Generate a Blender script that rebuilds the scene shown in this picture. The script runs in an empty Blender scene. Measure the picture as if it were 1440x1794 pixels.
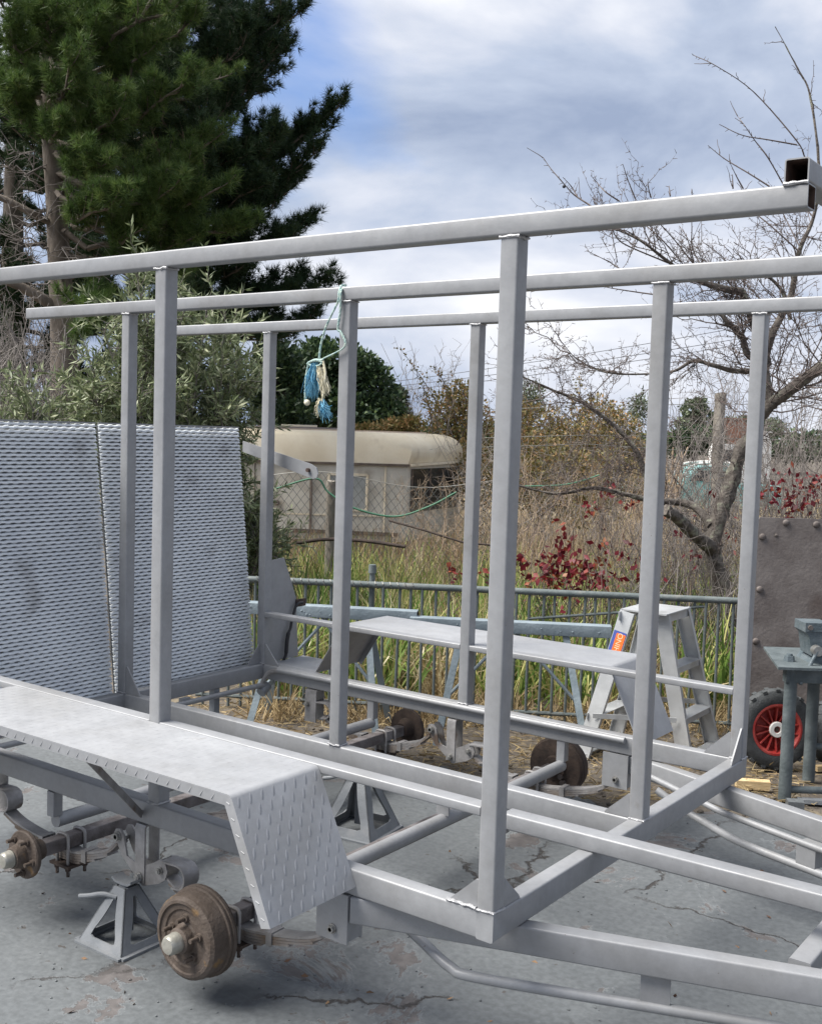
import bpy, bmesh, math, random
import numpy as np
from mathutils import Vector, Matrix

R = math.radians
scene = bpy.context.scene
COL = scene.collection
rng = np.random.default_rng(7)
random.seed(7)

# ------------------------------------------------------------------ camera
GROUND = 0.45                        # height of the trailer deck above the slab
CAM = np.array([1.3857, -2.3010, 1.1833 + GROUND])
RIGHT = np.array([0.80681256, 0.59001544, 0.03058221])
DOWN = np.array([0.06644184, -0.03917696, -0.99702089])
FWD = np.array([-0.5870596, 0.80644092, -0.07081017])
FOC = 1953.2
cam_d = bpy.data.cameras.new('camera')
cam_d.sensor_fit = 'HORIZONTAL'; cam_d.sensor_width = 36.0
cam_d.lens = FOC / 1440 * 36.0
cam_d.clip_start = 0.05; cam_d.clip_end = 2000
cam = bpy.data.objects.new('camera', cam_d); COL.objects.link(cam)
m3 = Matrix((RIGHT, -DOWN, -FWD)).transposed()
cam.matrix_world = Matrix.Translation(Vector(CAM)) @ m3.to_4x4()
scene.camera = cam

# ------------------------------------------------------------------ sky + sun
SUN_EL, SUN_AZ = R(55), R(228)       # azimuth from +Y, clockwise seen from above
world = bpy.data.worlds.new('World'); scene.world = world
world.use_nodes = True
wn, wl = world.node_tree.nodes, world.node_tree.links
wn.clear()
w_out = wn.new('ShaderNodeOutputWorld'); w_bg = wn.new('ShaderNodeBackground')
sky = wn.new('ShaderNodeTexSky'); sky.sky_type = 'NISHITA'; sky.sun_disc = False
sky.sun_elevation = SUN_EL; sky.sun_rotation = SUN_AZ
sky.air_density = 1.0; sky.dust_density = 0.3; sky.ozone_density = 3.0
tc = wn.new('ShaderNodeTexCoord')
def w_map(loc, sc):
    m_ = wn.new('ShaderNodeMapping'); m_.inputs['Scale'].default_value = sc; m_.inputs['Location'].default_value = loc
    wl.new(tc.outputs['Generated'], m_.inputs['Vector']); return m_.outputs['Vector']
def w_noise(vec, scale, detail, rough, dist=0.0):
    n_ = wn.new('ShaderNodeTexNoise'); n_.inputs['Scale'].default_value = scale; n_.inputs['Detail'].default_value = detail
    n_.inputs['Roughness'].default_value = rough; n_.inputs['Distortion'].default_value = dist
    wl.new(vec, n_.inputs['Vector']); return n_.outputs['Fac']
def w_ramp(fac, stops):
    r_ = wn.new('ShaderNodeValToRGB')
    while len(r_.color_ramp.elements) < len(stops): r_.color_ramp.elements.new(0.5)
    for e_, (p_, c_) in zip(r_.color_ramp.elements, stops): e_.position = p_; e_.color = (*c_, 1)
    wl.new(fac, r_.inputs['Fac']); return r_.outputs['Color']
SKY_OFF = (-2.64, -3.85, -1.15)
vec = w_map(SKY_OFF, (1.0, 1.0, 2.2))
sep = wn.new('ShaderNodeSeparateXYZ'); wl.new(tc.outputs['Generated'], sep.inputs[0])
low = wn.new('ShaderNodeMapRange'); wl.new(sep.outputs['Z'], low.inputs['Value'])     # clouds close up towards the horizon
low.inputs['From Min'].default_value = 0.0; low.inputs['From Max'].default_value = 0.22
low.inputs['To Min'].default_value = 0.16; low.inputs['To Max'].default_value = 0.0
add = wn.new('ShaderNodeMath'); add.operation = 'ADD'
wl.new(w_noise(vec, 2.3, 7, 0.5, 0.25), add.inputs[0]); wl.new(low.outputs['Result'], add.inputs[1])
cover = w_ramp(add.outputs[0], [(0.31, (0.28, 0.28, 0.28)), (0.48, (1, 1, 1))])
shade = w_ramp(w_noise(vec, 3.1, 8, 0.52, 0.25), [(0.37, (2.7, 3.3, 4.6)), (0.47, (4.1, 4.7, 5.9)), (0.55, (5.7, 6.05, 6.9)), (0.65, (7.8, 7.9, 8.2))])
tint = wn.new('ShaderNodeMix'); tint.data_type = 'RGBA'; tint.blend_type = 'MULTIPLY'; tint.inputs['Factor'].default_value = 1.0
wl.new(sky.outputs['Color'], tint.inputs['A']); tint.inputs['B'].default_value = (0.72, 0.98, 1.35, 1)
mixw = wn.new('ShaderNodeMix'); mixw.data_type = 'RGBA'
wl.new(cover, mixw.inputs['Factor'])
wl.new(tint.outputs['Result'], mixw.inputs['A']); wl.new(shade, mixw.inputs['B'])
wl.new(mixw.outputs['Result'], w_bg.inputs['Color'])
w_bg.inputs['Strength'].default_value = 0.070
wl.new(w_bg.outputs['Background'], w_out.inputs['Surface'])

sun_d = bpy.data.lights.new('sun', 'SUN'); sun_d.energy = 4.9; sun_d.angle = R(38)
sun_d.color = (1.0, 0.965, 0.91)
sun = bpy.data.objects.new('sun', sun_d); COL.objects.link(sun)
to_sun = Vector((math.sin(SUN_AZ) * math.cos(SUN_EL), math.cos(SUN_AZ) * math.cos(SUN_EL), math.sin(SUN_EL)))
sun.rotation_euler = to_sun.to_track_quat('Z', 'Y').to_euler()
sun.location = (0, 0, 20)

vs = scene.view_settings
vs.view_transform = 'Standard'; vs.look = 'None'; vs.exposure = 0.93; vs.gamma = 1.0
vs.use_curve_mapping = False
scene.cycles.use_denoising = True
scene.cycles.max_bounces = 6
scene.cycles.transparent_max_bounces = 8

# ------------------------------------------------------------------ helpers: places
def at(px, py, depth):
    """point of the place seen at photo pixel (px, py) at that distance along the view axis"""
    return CAM + depth * (FWD + RIGHT * (px - 720) / FOC + DOWN * (py - 897) / FOC)
def gp(px, py, z=0.0):
    d = FWD + RIGHT * (px - 720) / FOC + DOWN * (py - 897) / FOC
    return CAM + d * (z - CAM[2]) / d[2]
HF = np.array([FWD[0], FWD[1], 0]); HF /= np.linalg.norm(HF)      # horizontal view direction
HR = np.array([HF[1], -HF[0], 0])                                  # horizontal right
def spot(px, depth, z=0.0):
    """ground point under column px at that depth"""
    p = at(px, 897, depth); return np.array([p[0], p[1], z])
def V(*a): return np.array(a, float)
def nrm(v):
    v = np.asarray(v, float); return v / max(1e-9, np.linalg.norm(v))

# ------------------------------------------------------------------ helpers: materials
MATS = {}
def lin(c):
    return tuple((x / 12.92 if x <= 0.04045 else ((x + 0.055) / 1.055) ** 2.4) for x in c)
def mat(name, col, rough=0.6, metal=0.0, col2=None, scale=8.0, bump=0.0, bscale=60.0, detail=5, lo=0.35, hi=0.65,
        attr=None, spec=0.4, stretch=None, ramp=None, trans=0.0, col3=None, scale3=2.0, lo3=0.55, hi3=0.68):
    m = bpy.data.materials.new(name); m.use_nodes = True; MATS[name] = m
    n, l = m.node_tree.nodes, m.node_tree.links
    b = n['Principled BSDF']
    b.inputs['Roughness'].default_value = rough; b.inputs['Metallic'].default_value = metal
    b.inputs['Specular IOR Level'].default_value = spec
    b.inputs['Base Color'].default_value = (*col, 1)
    t = n.new('ShaderNodeTexCoord'); src = t.outputs['Object']
    if stretch:
        mpn = n.new('ShaderNodeMapping'); mpn.inputs['Scale'].default_value = stretch
        l.new(src, mpn.inputs['Vector']); src = mpn.outputs['Vector']
    out = None
    if attr:
        a = n.new('ShaderNodeAttribute'); a.attribute_name = attr
        r = n.new('ShaderNodeValToRGB')
        els = ramp
        while len(r.color_ramp.elements) < len(els): r.color_ramp.elements.new(0.5)
        for e, (p, c) in zip(r.color_ramp.elements, els): e.position = p; e.color = (*c, 1)
        l.new(a.outputs['Fac'], r.inputs['Fac']); out = r.outputs['Color']
    elif col2 is not None:
        nz = n.new('ShaderNodeTexNoise'); nz.inputs['Scale'].default_value = scale; nz.inputs['Detail'].default_value = detail
        nz.inputs['Roughness'].default_value = 0.6
        r = n.new('ShaderNodeValToRGB')
        r.color_ramp.elements[0].position = lo; r.color_ramp.elements[0].color = (*col, 1)
        r.color_ramp.elements[1].position = hi; r.color_ramp.elements[1].color = (*col2, 1)
        l.new(src, nz.inputs['Vector']); l.new(nz.outputs['Fac'], r.inputs['Fac']); out = r.outputs['Color']
        if col3 is not None:
            nz3 = n.new('ShaderNodeTexNoise'); nz3.inputs['Scale'].default_value = scale3; nz3.inputs['Detail'].default_value = 6
            r3 = n.new('ShaderNodeValToRGB')
            r3.color_ramp.elements[0].position = lo3; r3.color_ramp.elements[0].color = (0, 0, 0, 1)
            r3.color_ramp.elements[1].position = hi3; r3.color_ramp.elements[1].color = (1, 1, 1, 1)
            mx = n.new('ShaderNodeMix'); mx.data_type = 'RGBA'
            l.new(src, nz3.inputs['Vector']); l.new(nz3.outputs['Fac'], r3.inputs['Fac'])
            l.new(r3.outputs['Color'], mx.inputs['Factor']); l.new(out, mx.inputs['A']); mx.inputs['B'].default_value = (*col3, 1)
            out = mx.outputs['Result']
    if out is not None: l.new(out, b.inputs['Base Color'])
    if bump:
        nb = n.new('ShaderNodeTexNoise'); nb.inputs['Scale'].default_value = bscale; nb.inputs['Detail'].default_value = 4
        bp = n.new('ShaderNodeBump'); bp.inputs['Strength'].default_value = bump; bp.inputs['Distance'].default_value = 0.01
        l.new(src, nb.inputs['Vector']); l.new(nb.outputs['Fac'], bp.inputs['Height']); l.new(bp.outputs['Normal'], b.inputs['Normal'])
    if trans:
        tr = n.new('ShaderNodeBsdfTranslucent'); ms = n.new('ShaderNodeMixShader'); ms.inputs['Fac'].default_value = trans
        if out is not None: l.new(out, tr.inputs['Color'])
        else: tr.inputs['Color'].default_value = (*col, 1)
        o = n['Material Output']
        l.new(b.outputs['BSDF'], ms.inputs[1]); l.new(tr.outputs['BSDF'], ms.inputs[2]); l.new(ms.outputs['Shader'], o.inputs['Surface'])
    return m

def primer_material(name, base, spread=1.0):
    """sprayed grey primer: cloudy overspray, fine scuffs, a few dark specks and rust freckles, uneven sheen"""
    m = bpy.data.materials.new(name); m.use_nodes = True; MATS[name] = m
    n, l = m.node_tree.nodes, m.node_tree.links; b = n['Principled BSDF']
    t = n.new('ShaderNodeTexCoord')
    def noise(sc, det=5, rough=0.6, stretch=None):
        x = n.new('ShaderNodeTexNoise'); x.inputs['Scale'].default_value = sc; x.inputs['Detail'].default_value = det; x.inputs['Roughness'].default_value = rough
        v = t.outputs['Object']
        if stretch:
            mp_ = n.new('ShaderNodeMapping'); mp_.inputs['Scale'].default_value = stretch; l.new(v, mp_.inputs['Vector']); v = mp_.outputs['Vector']
        l.new(v, x.inputs['Vector']); return x.outputs['Fac']
    def rp(src, stops):
        r = n.new('ShaderNodeValToRGB')
        while len(r.color_ramp.elements) < len(stops): r.color_ramp.elements.new(0.5)
        for e, (p, c) in zip(r.color_ramp.elements, stops): e.position = p; e.color = (*c, 1) if isinstance(c, tuple) else (c, c, c, 1)
        l.new(src, r.inputs['Fac']); return r.outputs['Color']
    def mul(a, c, f=1.0, mode='MULTIPLY'):
        x = n.new('ShaderNodeMix'); x.data_type = 'RGBA'; x.blend_type = mode
        if isinstance(f, float): x.inputs['Factor'].default_value = f
        else: l.new(f, x.inputs['Factor'])
        l.new(a, x.inputs['A'])
        if isinstance(c, tuple): x.inputs['B'].default_value = (*c, 1)
        else: l.new(c, x.inputs['B'])
        return x.outputs['Result']
    k = base
    col = rp(noise(2.6, 6), [(0.3, (k*.86, k*.86, k*.86)), (0.5, (k*.985, k, k*1.03)), (0.7, (k*1.06, k*1.08, k*1.11))])
    col = mul(col, rp(noise(11, 4), [(0.35, .95), (0.65, 1.04)]))
    col = mul(col, rp(noise(33, 5, .7), [(0.38, .95), (0.62, 1.04)]))
    col = mul(col, (0.10, 0.075, 0.06), rp(noise(70, 3, .6), [(0.735, 0.0), (0.76, .75)]), 'MIX')
    col = mul(col, (0.17, 0.15, 0.13), rp(noise(5.5, 8, .75), [(0.64, 0.0), (0.74, .55)]), 'MIX')
    l.new(col, b.inputs['Base Color'])
    l.new(rp(noise(6, 6, .65), [(0.3, .36), (0.7, .62)]), b.inputs['Roughness'])
    b.inputs['Specular IOR Level'].default_value = 0.5; b.inputs['Metallic'].default_value = 0.15
    bp = n.new('ShaderNodeBump'); bp.inputs['Strength'].default_value = 0.12; bp.inputs['Distance'].default_value = 0.004
    l.new(noise(38, 4, .6), bp.inputs['Height']); l.new(bp.outputs['Normal'], b.inputs['Normal'])
primer_material('primer', 0.25)
primer_material('plate_primer', 0.30)
mat('mesh_primer', (0.66, 0.69, 0.72), 0.5, 0.0, (0.76, 0.79, 0.81), 4, 0.05, 200, col3=(0.46, 0.47, 0.48), scale3=4.5, lo3=0.58, hi3=0.72)  # darker patches paint in the shading of dents in the mesh
mat('weld', (0.322, 0.322, 0.329), 0.4, 0.2, (0.392, 0.392, 0.399), 60, 0.5, 150)
mat('tube_inside', (0.05, 0.035, 0.03), 0.9, 0, (0.10, 0.06, 0.045), 40)
mat('grey_metal', (0.207, 0.199, 0.194), 0.45, 0.35, (0.310, 0.301, 0.298), 18, 0.15, 120, col3=(0.129, 0.095, 0.074), scale3=9, lo3=0.6, hi3=0.72)
mat('axle_steel', (0.080, 0.068, 0.064), 0.6, 0.2, (0.176, 0.160, 0.160), 14, 0.3, 90, col3=(0.240, 0.232, 0.232), scale3=5)
mat('rust_drum', (0.068, 0.050, 0.038), 0.7, 0.15, (0.116, 0.092, 0.076), 12, 0.35, 90, col3=(0.192, 0.120, 0.056), scale3=16, lo3=0.64, hi3=0.72)
mat('dark_rust', (0.04, 0.03, 0.026), 0.8, 0.1, (0.085, 0.06, 0.047), 20, 0.3, 90)
mat('spring_side', (0.225, 0.217, 0.214), 0.5, 0.2, (0.150, 0.105, 0.068), 7, 0.3, 80)
mat('bright_steel', (0.336, 0.336, 0.328), 0.35, 0.6, (0.240, 0.232, 0.216), 30, 0.15, 90)
mat('zinc_cap', (0.300, 0.292, 0.255), 0.4, 0.5, (0.390, 0.375, 0.330), 25, 0.15, 90)
mat('stand_paint', (0.15, 0.16, 0.17), 0.55, 0.0, (0.20, 0.21, 0.22), 9, 0.15, 120, col3=(0.25, 0.25, 0.25), scale3=6, lo3=0.6, hi3=0.75)
mat('fence_paint', (0.083, 0.101, 0.101), 0.6, 0.0, (0.128, 0.146, 0.143), 14, 0.2, 90, col3=(0.180, 0.180, 0.165), scale3=8, lo3=0.58, hi3=0.7)
mat('saw_paint', (0.164, 0.202, 0.224), 0.5, 0.0, (0.233, 0.276, 0.301), 9, 0.25, 60)
mat('alu', (0.431, 0.440, 0.440), 0.38, 0.35, (0.535, 0.544, 0.544), 10, 0.06, 120, col3=(0.362, 0.362, 0.353), scale3=5)
mat('rubber', (0.040, 0.044, 0.046), 0.8, 0, (0.068, 0.072, 0.074), 25, 0.3, 120)
mat('black_rubber', (0.018, 0.018, 0.02), 0.6, 0, (0.03, 0.03, 0.032), 25)
mat('red_plastic', (0.336, 0.028, 0.024), 0.5, 0, (0.416, 0.068, 0.056), 18, 0.1, 120)
mat('white_plastic', (0.75, 0.74, 0.70), 0.5)
mat('plate_rust', (0.110, 0.092, 0.084), 0.65, 0.15, (0.180, 0.158, 0.145), 7, 0.25, 60, col3=(0.088, 0.066, 0.057), scale3=3)
mat('bolt_rust', (0.085, 0.07, 0.063), 0.7, 0.1, (0.14, 0.12, 0.11), 30)
mat('vise_paint', (0.075, 0.098, 0.109), 0.5, 0.1, (0.128, 0.150, 0.161), 16, 0.3, 70)
mat('bench_paint', (0.064, 0.079, 0.083), 0.6, 0, (0.112, 0.131, 0.135), 12, 0.25, 70)
mat('sawn_wood', (0.42, 0.30, 0.15), 0.8, 0, (0.56, 0.43, 0.25), 22, 0.3, 60, stretch=(1, 1, 6))
mat('rope_teal', (0.24, 0.38, 0.38), 0.8, 0, (0.45, 0.53, 0.46), 70, 0.4, 200)
mat('rope_blue', (0.06, 0.27, 0.45), 0.85, 0, (0.22, 0.44, 0.55), 60)
mat('rope_cream', (0.62, 0.57, 0.40), 0.85, 0, (0.72, 0.68, 0.54), 60)
mat('caravan_cream', (0.690, 0.586, 0.414), 0.55, 0, (0.782, 0.690, 0.517), 2.5, 0.1, 30, col3=(0.483, 0.391, 0.265), scale3=3, lo3=0.58, hi3=0.75)
mat('caravan_grey', (0.540, 0.494, 0.402), 0.6, 0, (0.655, 0.609, 0.506), 2.5, 0.1, 30, col3=(0.391, 0.333, 0.253), scale3=3, lo3=0.55, hi3=0.72)
mat('caravan_roof', (0.47, 0.36, 0.27), 0.7, 0, (0.56, 0.46, 0.36), 3, 0.2, 30)
mat('glass_dark', (0.018, 0.021, 0.025), 0.12, 0, (0.05, 0.055, 0.06), 3, spec=0.6)
mat('window_dull', (0.30, 0.31, 0.29), 0.25, 0, (0.42, 0.42, 0.39), 4, spec=0.6)
mat('trim_dark', (0.10, 0.075, 0.06), 0.7, 0, (0.17, 0.13, 0.10), 12)
mat('wire', (0.156, 0.156, 0.144), 0.5, 0.5)
mat('old_wood', (0.170, 0.149, 0.123), 0.9, 0, (0.281, 0.255, 0.217), 12, 0.5, 60, stretch=(1, 1, 0.2))
mat('hose_green', (0.05, 0.15, 0.09), 0.5)
mat('teal_paint', (0.17, 0.36, 0.34), 0.35, 0, (0.22, 0.42, 0.40), 4)
mat('blue_plastic', (0.05, 0.24, 0.62), 0.5, 0, (0.08, 0.30, 0.70), 3)
mat('far_white', (0.60, 0.59, 0.56), 0.6, 0, (0.70, 0.69, 0.66), 3)
mat('far_orange', (0.55, 0.16, 0.05), 0.6, 0, (0.62, 0.22, 0.08), 3)
mat('far_yellow', (0.62, 0.46, 0.18), 0.6, 0, (0.66, 0.52, 0.24), 3)
mat('far_brick', (0.22, 0.10, 0.065), 0.85, 0, (0.30, 0.15, 0.10), 4)
mat('far_timber', (0.25, 0.18, 0.12), 0.85, 0, (0.36, 0.28, 0.20), 6)
mat('sticker_orange', (0.80, 0.15, 0.025), 0.4)
mat('sticker_blue', (0.06, 0.09, 0.30), 0.4)
mat('sticker_text', (0.75, 0.55, 0.35), 0.4)
mat('cable_line', (0.045, 0.047, 0.055), 0.6)
# plants: colour varies from leaf to leaf by the random 'rnd' attribute
mat('pine_near', (0.049, 0.087, 0.019), 0.55, attr='rnd', spec=0.3, trans=0.35,  # sun-lit look of the near tufts put into the needle colour
    ramp=[(0, (0.034, 0.063, 0.019)), (0.45, (0.073, 0.127, 0.031)), (0.8, (0.127, 0.185, 0.049)), (1, (0.194, 0.214, 0.073))])
mat('pine_far', (0.033, 0.065, 0.022), 0.55, attr='rnd', spec=0.25, trans=0.2,  # darker needles for the pines behind, their shade put into the colour
    ramp=[(0, (0.015, 0.034, 0.015)), (0.5, (0.028, 0.056, 0.024)), (1, (0.065, 0.092, 0.033))])
mat('olive_leaf', (0.140, 0.168, 0.084), 0.5, attr='rnd', spec=0.4, trans=0.2,
    ramp=[(0, (0.078, 0.105, 0.050)), (0.5, (0.162, 0.197, 0.092)), (0.85, (0.281, 0.317, 0.183)), (1, (0.505, 0.519, 0.337))])
mat('dark_leaf', (0.042, 0.070, 0.028), 0.5, attr='rnd', spec=0.4, trans=0.2,
    ramp=[(0, (0.020, 0.042, 0.020)), (0.6, (0.042, 0.077, 0.031)), (1, (0.098, 0.140, 0.049))])
mat('brown_leaf', (0.192, 0.128, 0.048), 0.6, attr='rnd', trans=0.2,
    ramp=[(0, (0.120, 0.120, 0.040)), (0.5, (0.240, 0.200, 0.067)), (0.8, (0.336, 0.224, 0.088)), (1, (0.480, 0.272, 0.128))])
mat('gum_leaf', (0.104, 0.130, 0.065), 0.5, attr='rnd', trans=0.2,
    ramp=[(0, (0.065, 0.091, 0.052)), (1, (0.169, 0.195, 0.117))])
mat('red_leaf', (0.191, 0.015, 0.023), 0.5, attr='rnd', trans=0.3,
    ramp=[(0, (0.069, 0.008, 0.012)), (0.6, (0.168, 0.014, 0.023)), (0.85, (0.214, 0.038, 0.023)), (1, (0.275, 0.107, 0.038))])
mat('straw', (0.45, 0.36, 0.18), 0.7, attr='rnd', spec=0.25, trans=0.25,
    ramp=[(0, (0.22, 0.155, 0.085)), (0.5, (0.42, 0.33, 0.18)), (0.85, (0.58, 0.49, 0.29)), (1, (0.70, 0.63, 0.44))])
mat('grass', (0.13, 0.2, 0.05), 0.55, attr='rnd', spec=0.3, trans=0.3,
    ramp=[(0, (0.075, 0.14, 0.03)), (0.45, (0.16, 0.25, 0.055)), (0.75, (0.33, 0.37, 0.11)), (1, (0.55, 0.50, 0.22))])
mat('dry_stalk', (0.35, 0.29, 0.22), 0.8, attr='rnd', spec=0.2,
    ramp=[(0, (0.13, 0.075, 0.05)), (0.5, (0.28, 0.185, 0.105)), (1, (0.50, 0.39, 0.24))])
mat('twig', (0.091, 0.070, 0.063), 0.8, 0, (0.154, 0.126, 0.112), 9, spec=0.2)
mat('twig_grey', (0.136, 0.120, 0.108), 0.8, 0, (0.232, 0.208, 0.192), 9, spec=0.2)
mat('dead_twig', (0.23, 0.165, 0.115), 0.85, 0, (0.36, 0.28, 0.20), 9, spec=0.2)
mat('bark_pine', (0.085, 0.07, 0.056), 0.9, 0, (0.18, 0.15, 0.12), 9, 0.9, 22, stretch=(1, 1, 0.35))
mat('bark_plum', (0.055, 0.045, 0.038), 0.9, 0, (0.16, 0.14, 0.12), 22, 1.0, 55, col3=(0.24, 0.24, 0.18), scale3=14, lo3=0.57, hi3=0.68)

# painted slab: blue-grey paint worn through to brown in patches, with fine cracks
def slab_material():
    m = bpy.data.materials.new('slab'); m.use_nodes = True; MATS['slab'] = m
    n, l = m.node_tree.nodes, m.node_tree.links
    b = n['Principled BSDF']; b.inputs['Roughness'].default_value = 0.6; b.inputs['Specular IOR Level'].default_value = 0.35
    t = n.new('ShaderNodeTexCoord')
    def noise(sc, det=6, rough=0.6, dist=0.0):
        x = n.new('ShaderNodeTexNoise'); x.inputs['Scale'].default_value = sc; x.inputs['Detail'].default_value = det
        x.inputs['Roughness'].default_value = rough; x.inputs['Distortion'].default_value = dist
        l.new(t.outputs['Object'], x.inputs['Vector']); return x
    def ramp(src, a, ca, bb, cb):
        r = n.new('ShaderNodeValToRGB')
        r.color_ramp.elements[0].position = a; r.color_ramp.elements[0].color = (*ca, 1)
        r.color_ramp.elements[1].position = bb; r.color_ramp.elements[1].color = (*cb, 1)
        l.new(src, r.inputs['Fac']); return r.outputs['Color']
    def mix(f, a, bb, mode='MIX'):
        x = n.new('ShaderNodeMix'); x.data_type = 'RGBA'; x.blend_type = mode
        for s, v in (('Factor', f), ('A', a), ('B', bb)):
            if isinstance(v, tuple): x.inputs[s].default_value = (*v, 1)
            elif isinstance(v, float): x.inputs[s].default_value = v
            else: l.new(v, x.inputs[s])
        return x.outputs['Result']
    paint = ramp(noise(1.6, 7).outputs['Fac'], 0.3, (0.116, 0.126, 0.132), 0.7, (0.157, 0.167, 0.172))
    fine = ramp(noise(45, 3).outputs['Fac'], 0.35, (0.656, 0.656, 0.656), 0.65, (0.896, 0.896, 0.896))
    paint = mix(1.0, paint, fine, 'MULTIPLY')
    bare = ramp(noise(26, 5).outputs['Fac'], 0.3, (0.078, 0.072, 0.070), 0.7, (0.138, 0.126, 0.122))
    peel_n = noise(2.1, 9, 0.68, 0.5)
    peel = ramp(peel_n.outputs['Fac'], 0.578, (0, 0, 0), 0.590, (1, 1, 1))
    rimm = ramp(peel_n.outputs['Fac'], 0.568, (0, 0, 0), 0.578, (1, 1, 1))
    spots = ramp(noise(19, 2, 0.5).outputs['Fac'], 0.715, (0, 0, 0), 0.73, (1, 1, 1))
    vor = n.new('ShaderNodeTexVoronoi'); vor.feature = 'DISTANCE_TO_EDGE'; vor.inputs['Scale'].default_value = 1.15
    dm = n.new('ShaderNodeVectorMath'); dm.operation = 'MULTIPLY_ADD'
    dn = noise(3.0, 6, 0.65)
    l.new(dn.outputs['Color'], dm.inputs[0]); dm.inputs[1].default_value = (0.360, 0.360, 0.000); l.new(t.outputs['Object'], dm.inputs[2])
    l.new(dm.outputs['Vector'], vor.inputs['Vector'])
    crack = ramp(vor.outputs['Distance'], 0.003, (1, 1, 1), 0.010, (0, 0, 0))
    gate = ramp(noise(0.9, 3).outputs['Fac'], 0.44, (0, 0, 0), 0.50, (1, 1, 1))
    crack = mix(1.0, crack, gate, 'MULTIPLY')
    c = mix(rimm, paint, (0.165, 0.176, 0.182))
    c = mix(peel, c, bare)
    c = mix(spots, c, (0.07, 0.065, 0.062))
    c = mix(crack, c, (0.035, 0.031, 0.029))
    l.new(c, b.inputs['Base Color'])
    h = mix(1.0, mix(peel, (1.0, 1.0, 1.0), (0.45, 0.45, 0.45)), mix(crack, (1.0, 1.0, 1.0), (0.0, 0.0, 0.0)), 'MULTIPLY')
    h = mix(0.12, h, noise(60, 4).outputs['Color'], 'OVERLAY')
    bp = n.new('ShaderNodeBump'); bp.inputs['Strength'].default_value = 0.6; bp.inputs['Distance'].default_value = 0.008
    l.new(h, bp.inputs['Height']); l.new(bp.outputs['Normal'], b.inputs['Normal'])
slab_material()
mat('dirt', (0.065, 0.055, 0.045), 0.95, 0, (0.125, 0.105, 0.082), 5, 0.8, 40, detail=8, col3=(0.20, 0.165, 0.11), scale3=9, lo3=0.55, hi3=0.7)

# ------------------------------------------------------------------ helpers: objects
OFF = {}
def link(name, me, parent=None, base=(0, 0, 0)):
    o = bpy.data.objects.new(name, me); COL.objects.link(o)
    base = V(*base)
    if parent is not None:
        o.parent = parent; o.location = base - OFF[parent.name]
    else: o.location = base
    OFF[o.name] = base
    return o
def tag(o, label=None, cat=None, group=None, kind=None):
    if label: o['label'] = label
    if cat: o['category'] = cat
    if group: o['group'] = group
    if kind: o['kind'] = kind
    return o
def thing(name, label, cat, loc=(0, 0, 0), group=None):
    o = bpy.data.objects.new(name, None); COL.objects.link(o); o.location = loc; o.empty_display_size = 0.2
    OFF[o.name] = V(*loc)
    return tag(o, label, cat, group)
def build(name, bm, m, parent=None, base=(0, 0, 0), smooth=35, kind=None):
    me = bpy.data.meshes.new(name)
    if isinstance(bm, bmesh.types.BMesh):
        bmesh.ops.recalc_face_normals(bm, faces=bm.faces)
        bm.to_mesh(me); bm.free()
    if smooth:
        me.polygons.foreach_set('use_smooth', [True] * len(me.polygons))
        me.set_sharp_from_angle(angle=R(smooth))
    for x in (m if isinstance(m, (list, tuple)) else [m]): me.materials.append(MATS[x])
    o = link(name, me, parent, base)
    if kind: o['kind'] = kind
    return o
def same(name, src, parent, base=(0, 0, 0), rot=None, scale=None):
    """another piece that shares the mesh of src"""
    o = link(name, src.data, parent, base)
    if rot is not None: o.rotation_euler = rot
    if scale is not None: o.scale = scale
    return o

# ------------------------------------------------------------------ helpers: shapes
def frame_of(p0, p1, up):
    d = nrm(V(*p1) - V(*p0)); up = V(*up)
    s = np.cross(d, up)
    if np.linalg.norm(s) < 1e-4: s = np.cross(d, (1, 0, 0))
    s = nrm(s); u = np.cross(s, d)
    return d, s, u
def rrect(w, h, r, seg=3):
    pts = []
    for cx, cy, a0 in ((w/2-r, h/2-r, 0), (-w/2+r, h/2-r, 90), (-w/2+r, -h/2+r, 180), (w/2-r, -h/2+r, 270)):
        for k in range(seg + 1):
            a = R(a0 + 90 * k / seg); pts.append((cx + r * math.cos(a), cy + r * math.sin(a)))
    return pts
def beam(bm, p0, p1, w, h, up=(0, 0, 1), r=0.005, hollow=0, seg=3, mi=0):
    """rectangular tube; hollow = wall thickness shows at open ends; inside faces take material mi"""
    d, s, u = frame_of(p0, p1, up); p0 = V(*p0); p1 = V(*p1)
    prof = rrect(w, h, r, seg) if r else [(w/2, h/2), (-w/2, h/2), (-w/2, -h/2), (w/2, -h/2)]
    def ring(p, pf): return [bm.verts.new(p + s * a + u * b) for a, b in pf]
    A, B = ring(p0, prof), ring(p1, prof); n = len(prof)
    for i in range(n): bm.faces.new((A[i], A[(i+1) % n], B[(i+1) % n], B[i]))
    if hollow:
        pi = rrect(w - 2*hollow, h - 2*hollow, max(0.001, r - hollow), seg)
        C, D = ring(p0, pi), ring(p1, pi)
        for i in range(n):
            j = (i+1) % n
            f = bm.faces.new((C[j], C[i], D[i], D[j])); f.material_index = mi
            bm.faces.new((A[j], A[i], C[i], C[j])); bm.faces.new((B[i], B[j], D[j], D[i]))
        mid = (p0 + p1) / 2
        f = bm.faces.new([bm.verts.new(mid + s*a + u*b) for a, b in pi]); f.material_index = mi
    else:
        bm.faces.new(A[::-1]); bm.faces.new(B)
def box(bm, x0, x1, y0, y1, z0, z1):
    beam(bm, ((x0+x1)/2, (y0+y1)/2, z0), ((x0+x1)/2, (y0+y1)/2, z1), abs(x1-x0), abs(y1-y0), up=(0, 1, 0), r=0)
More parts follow.
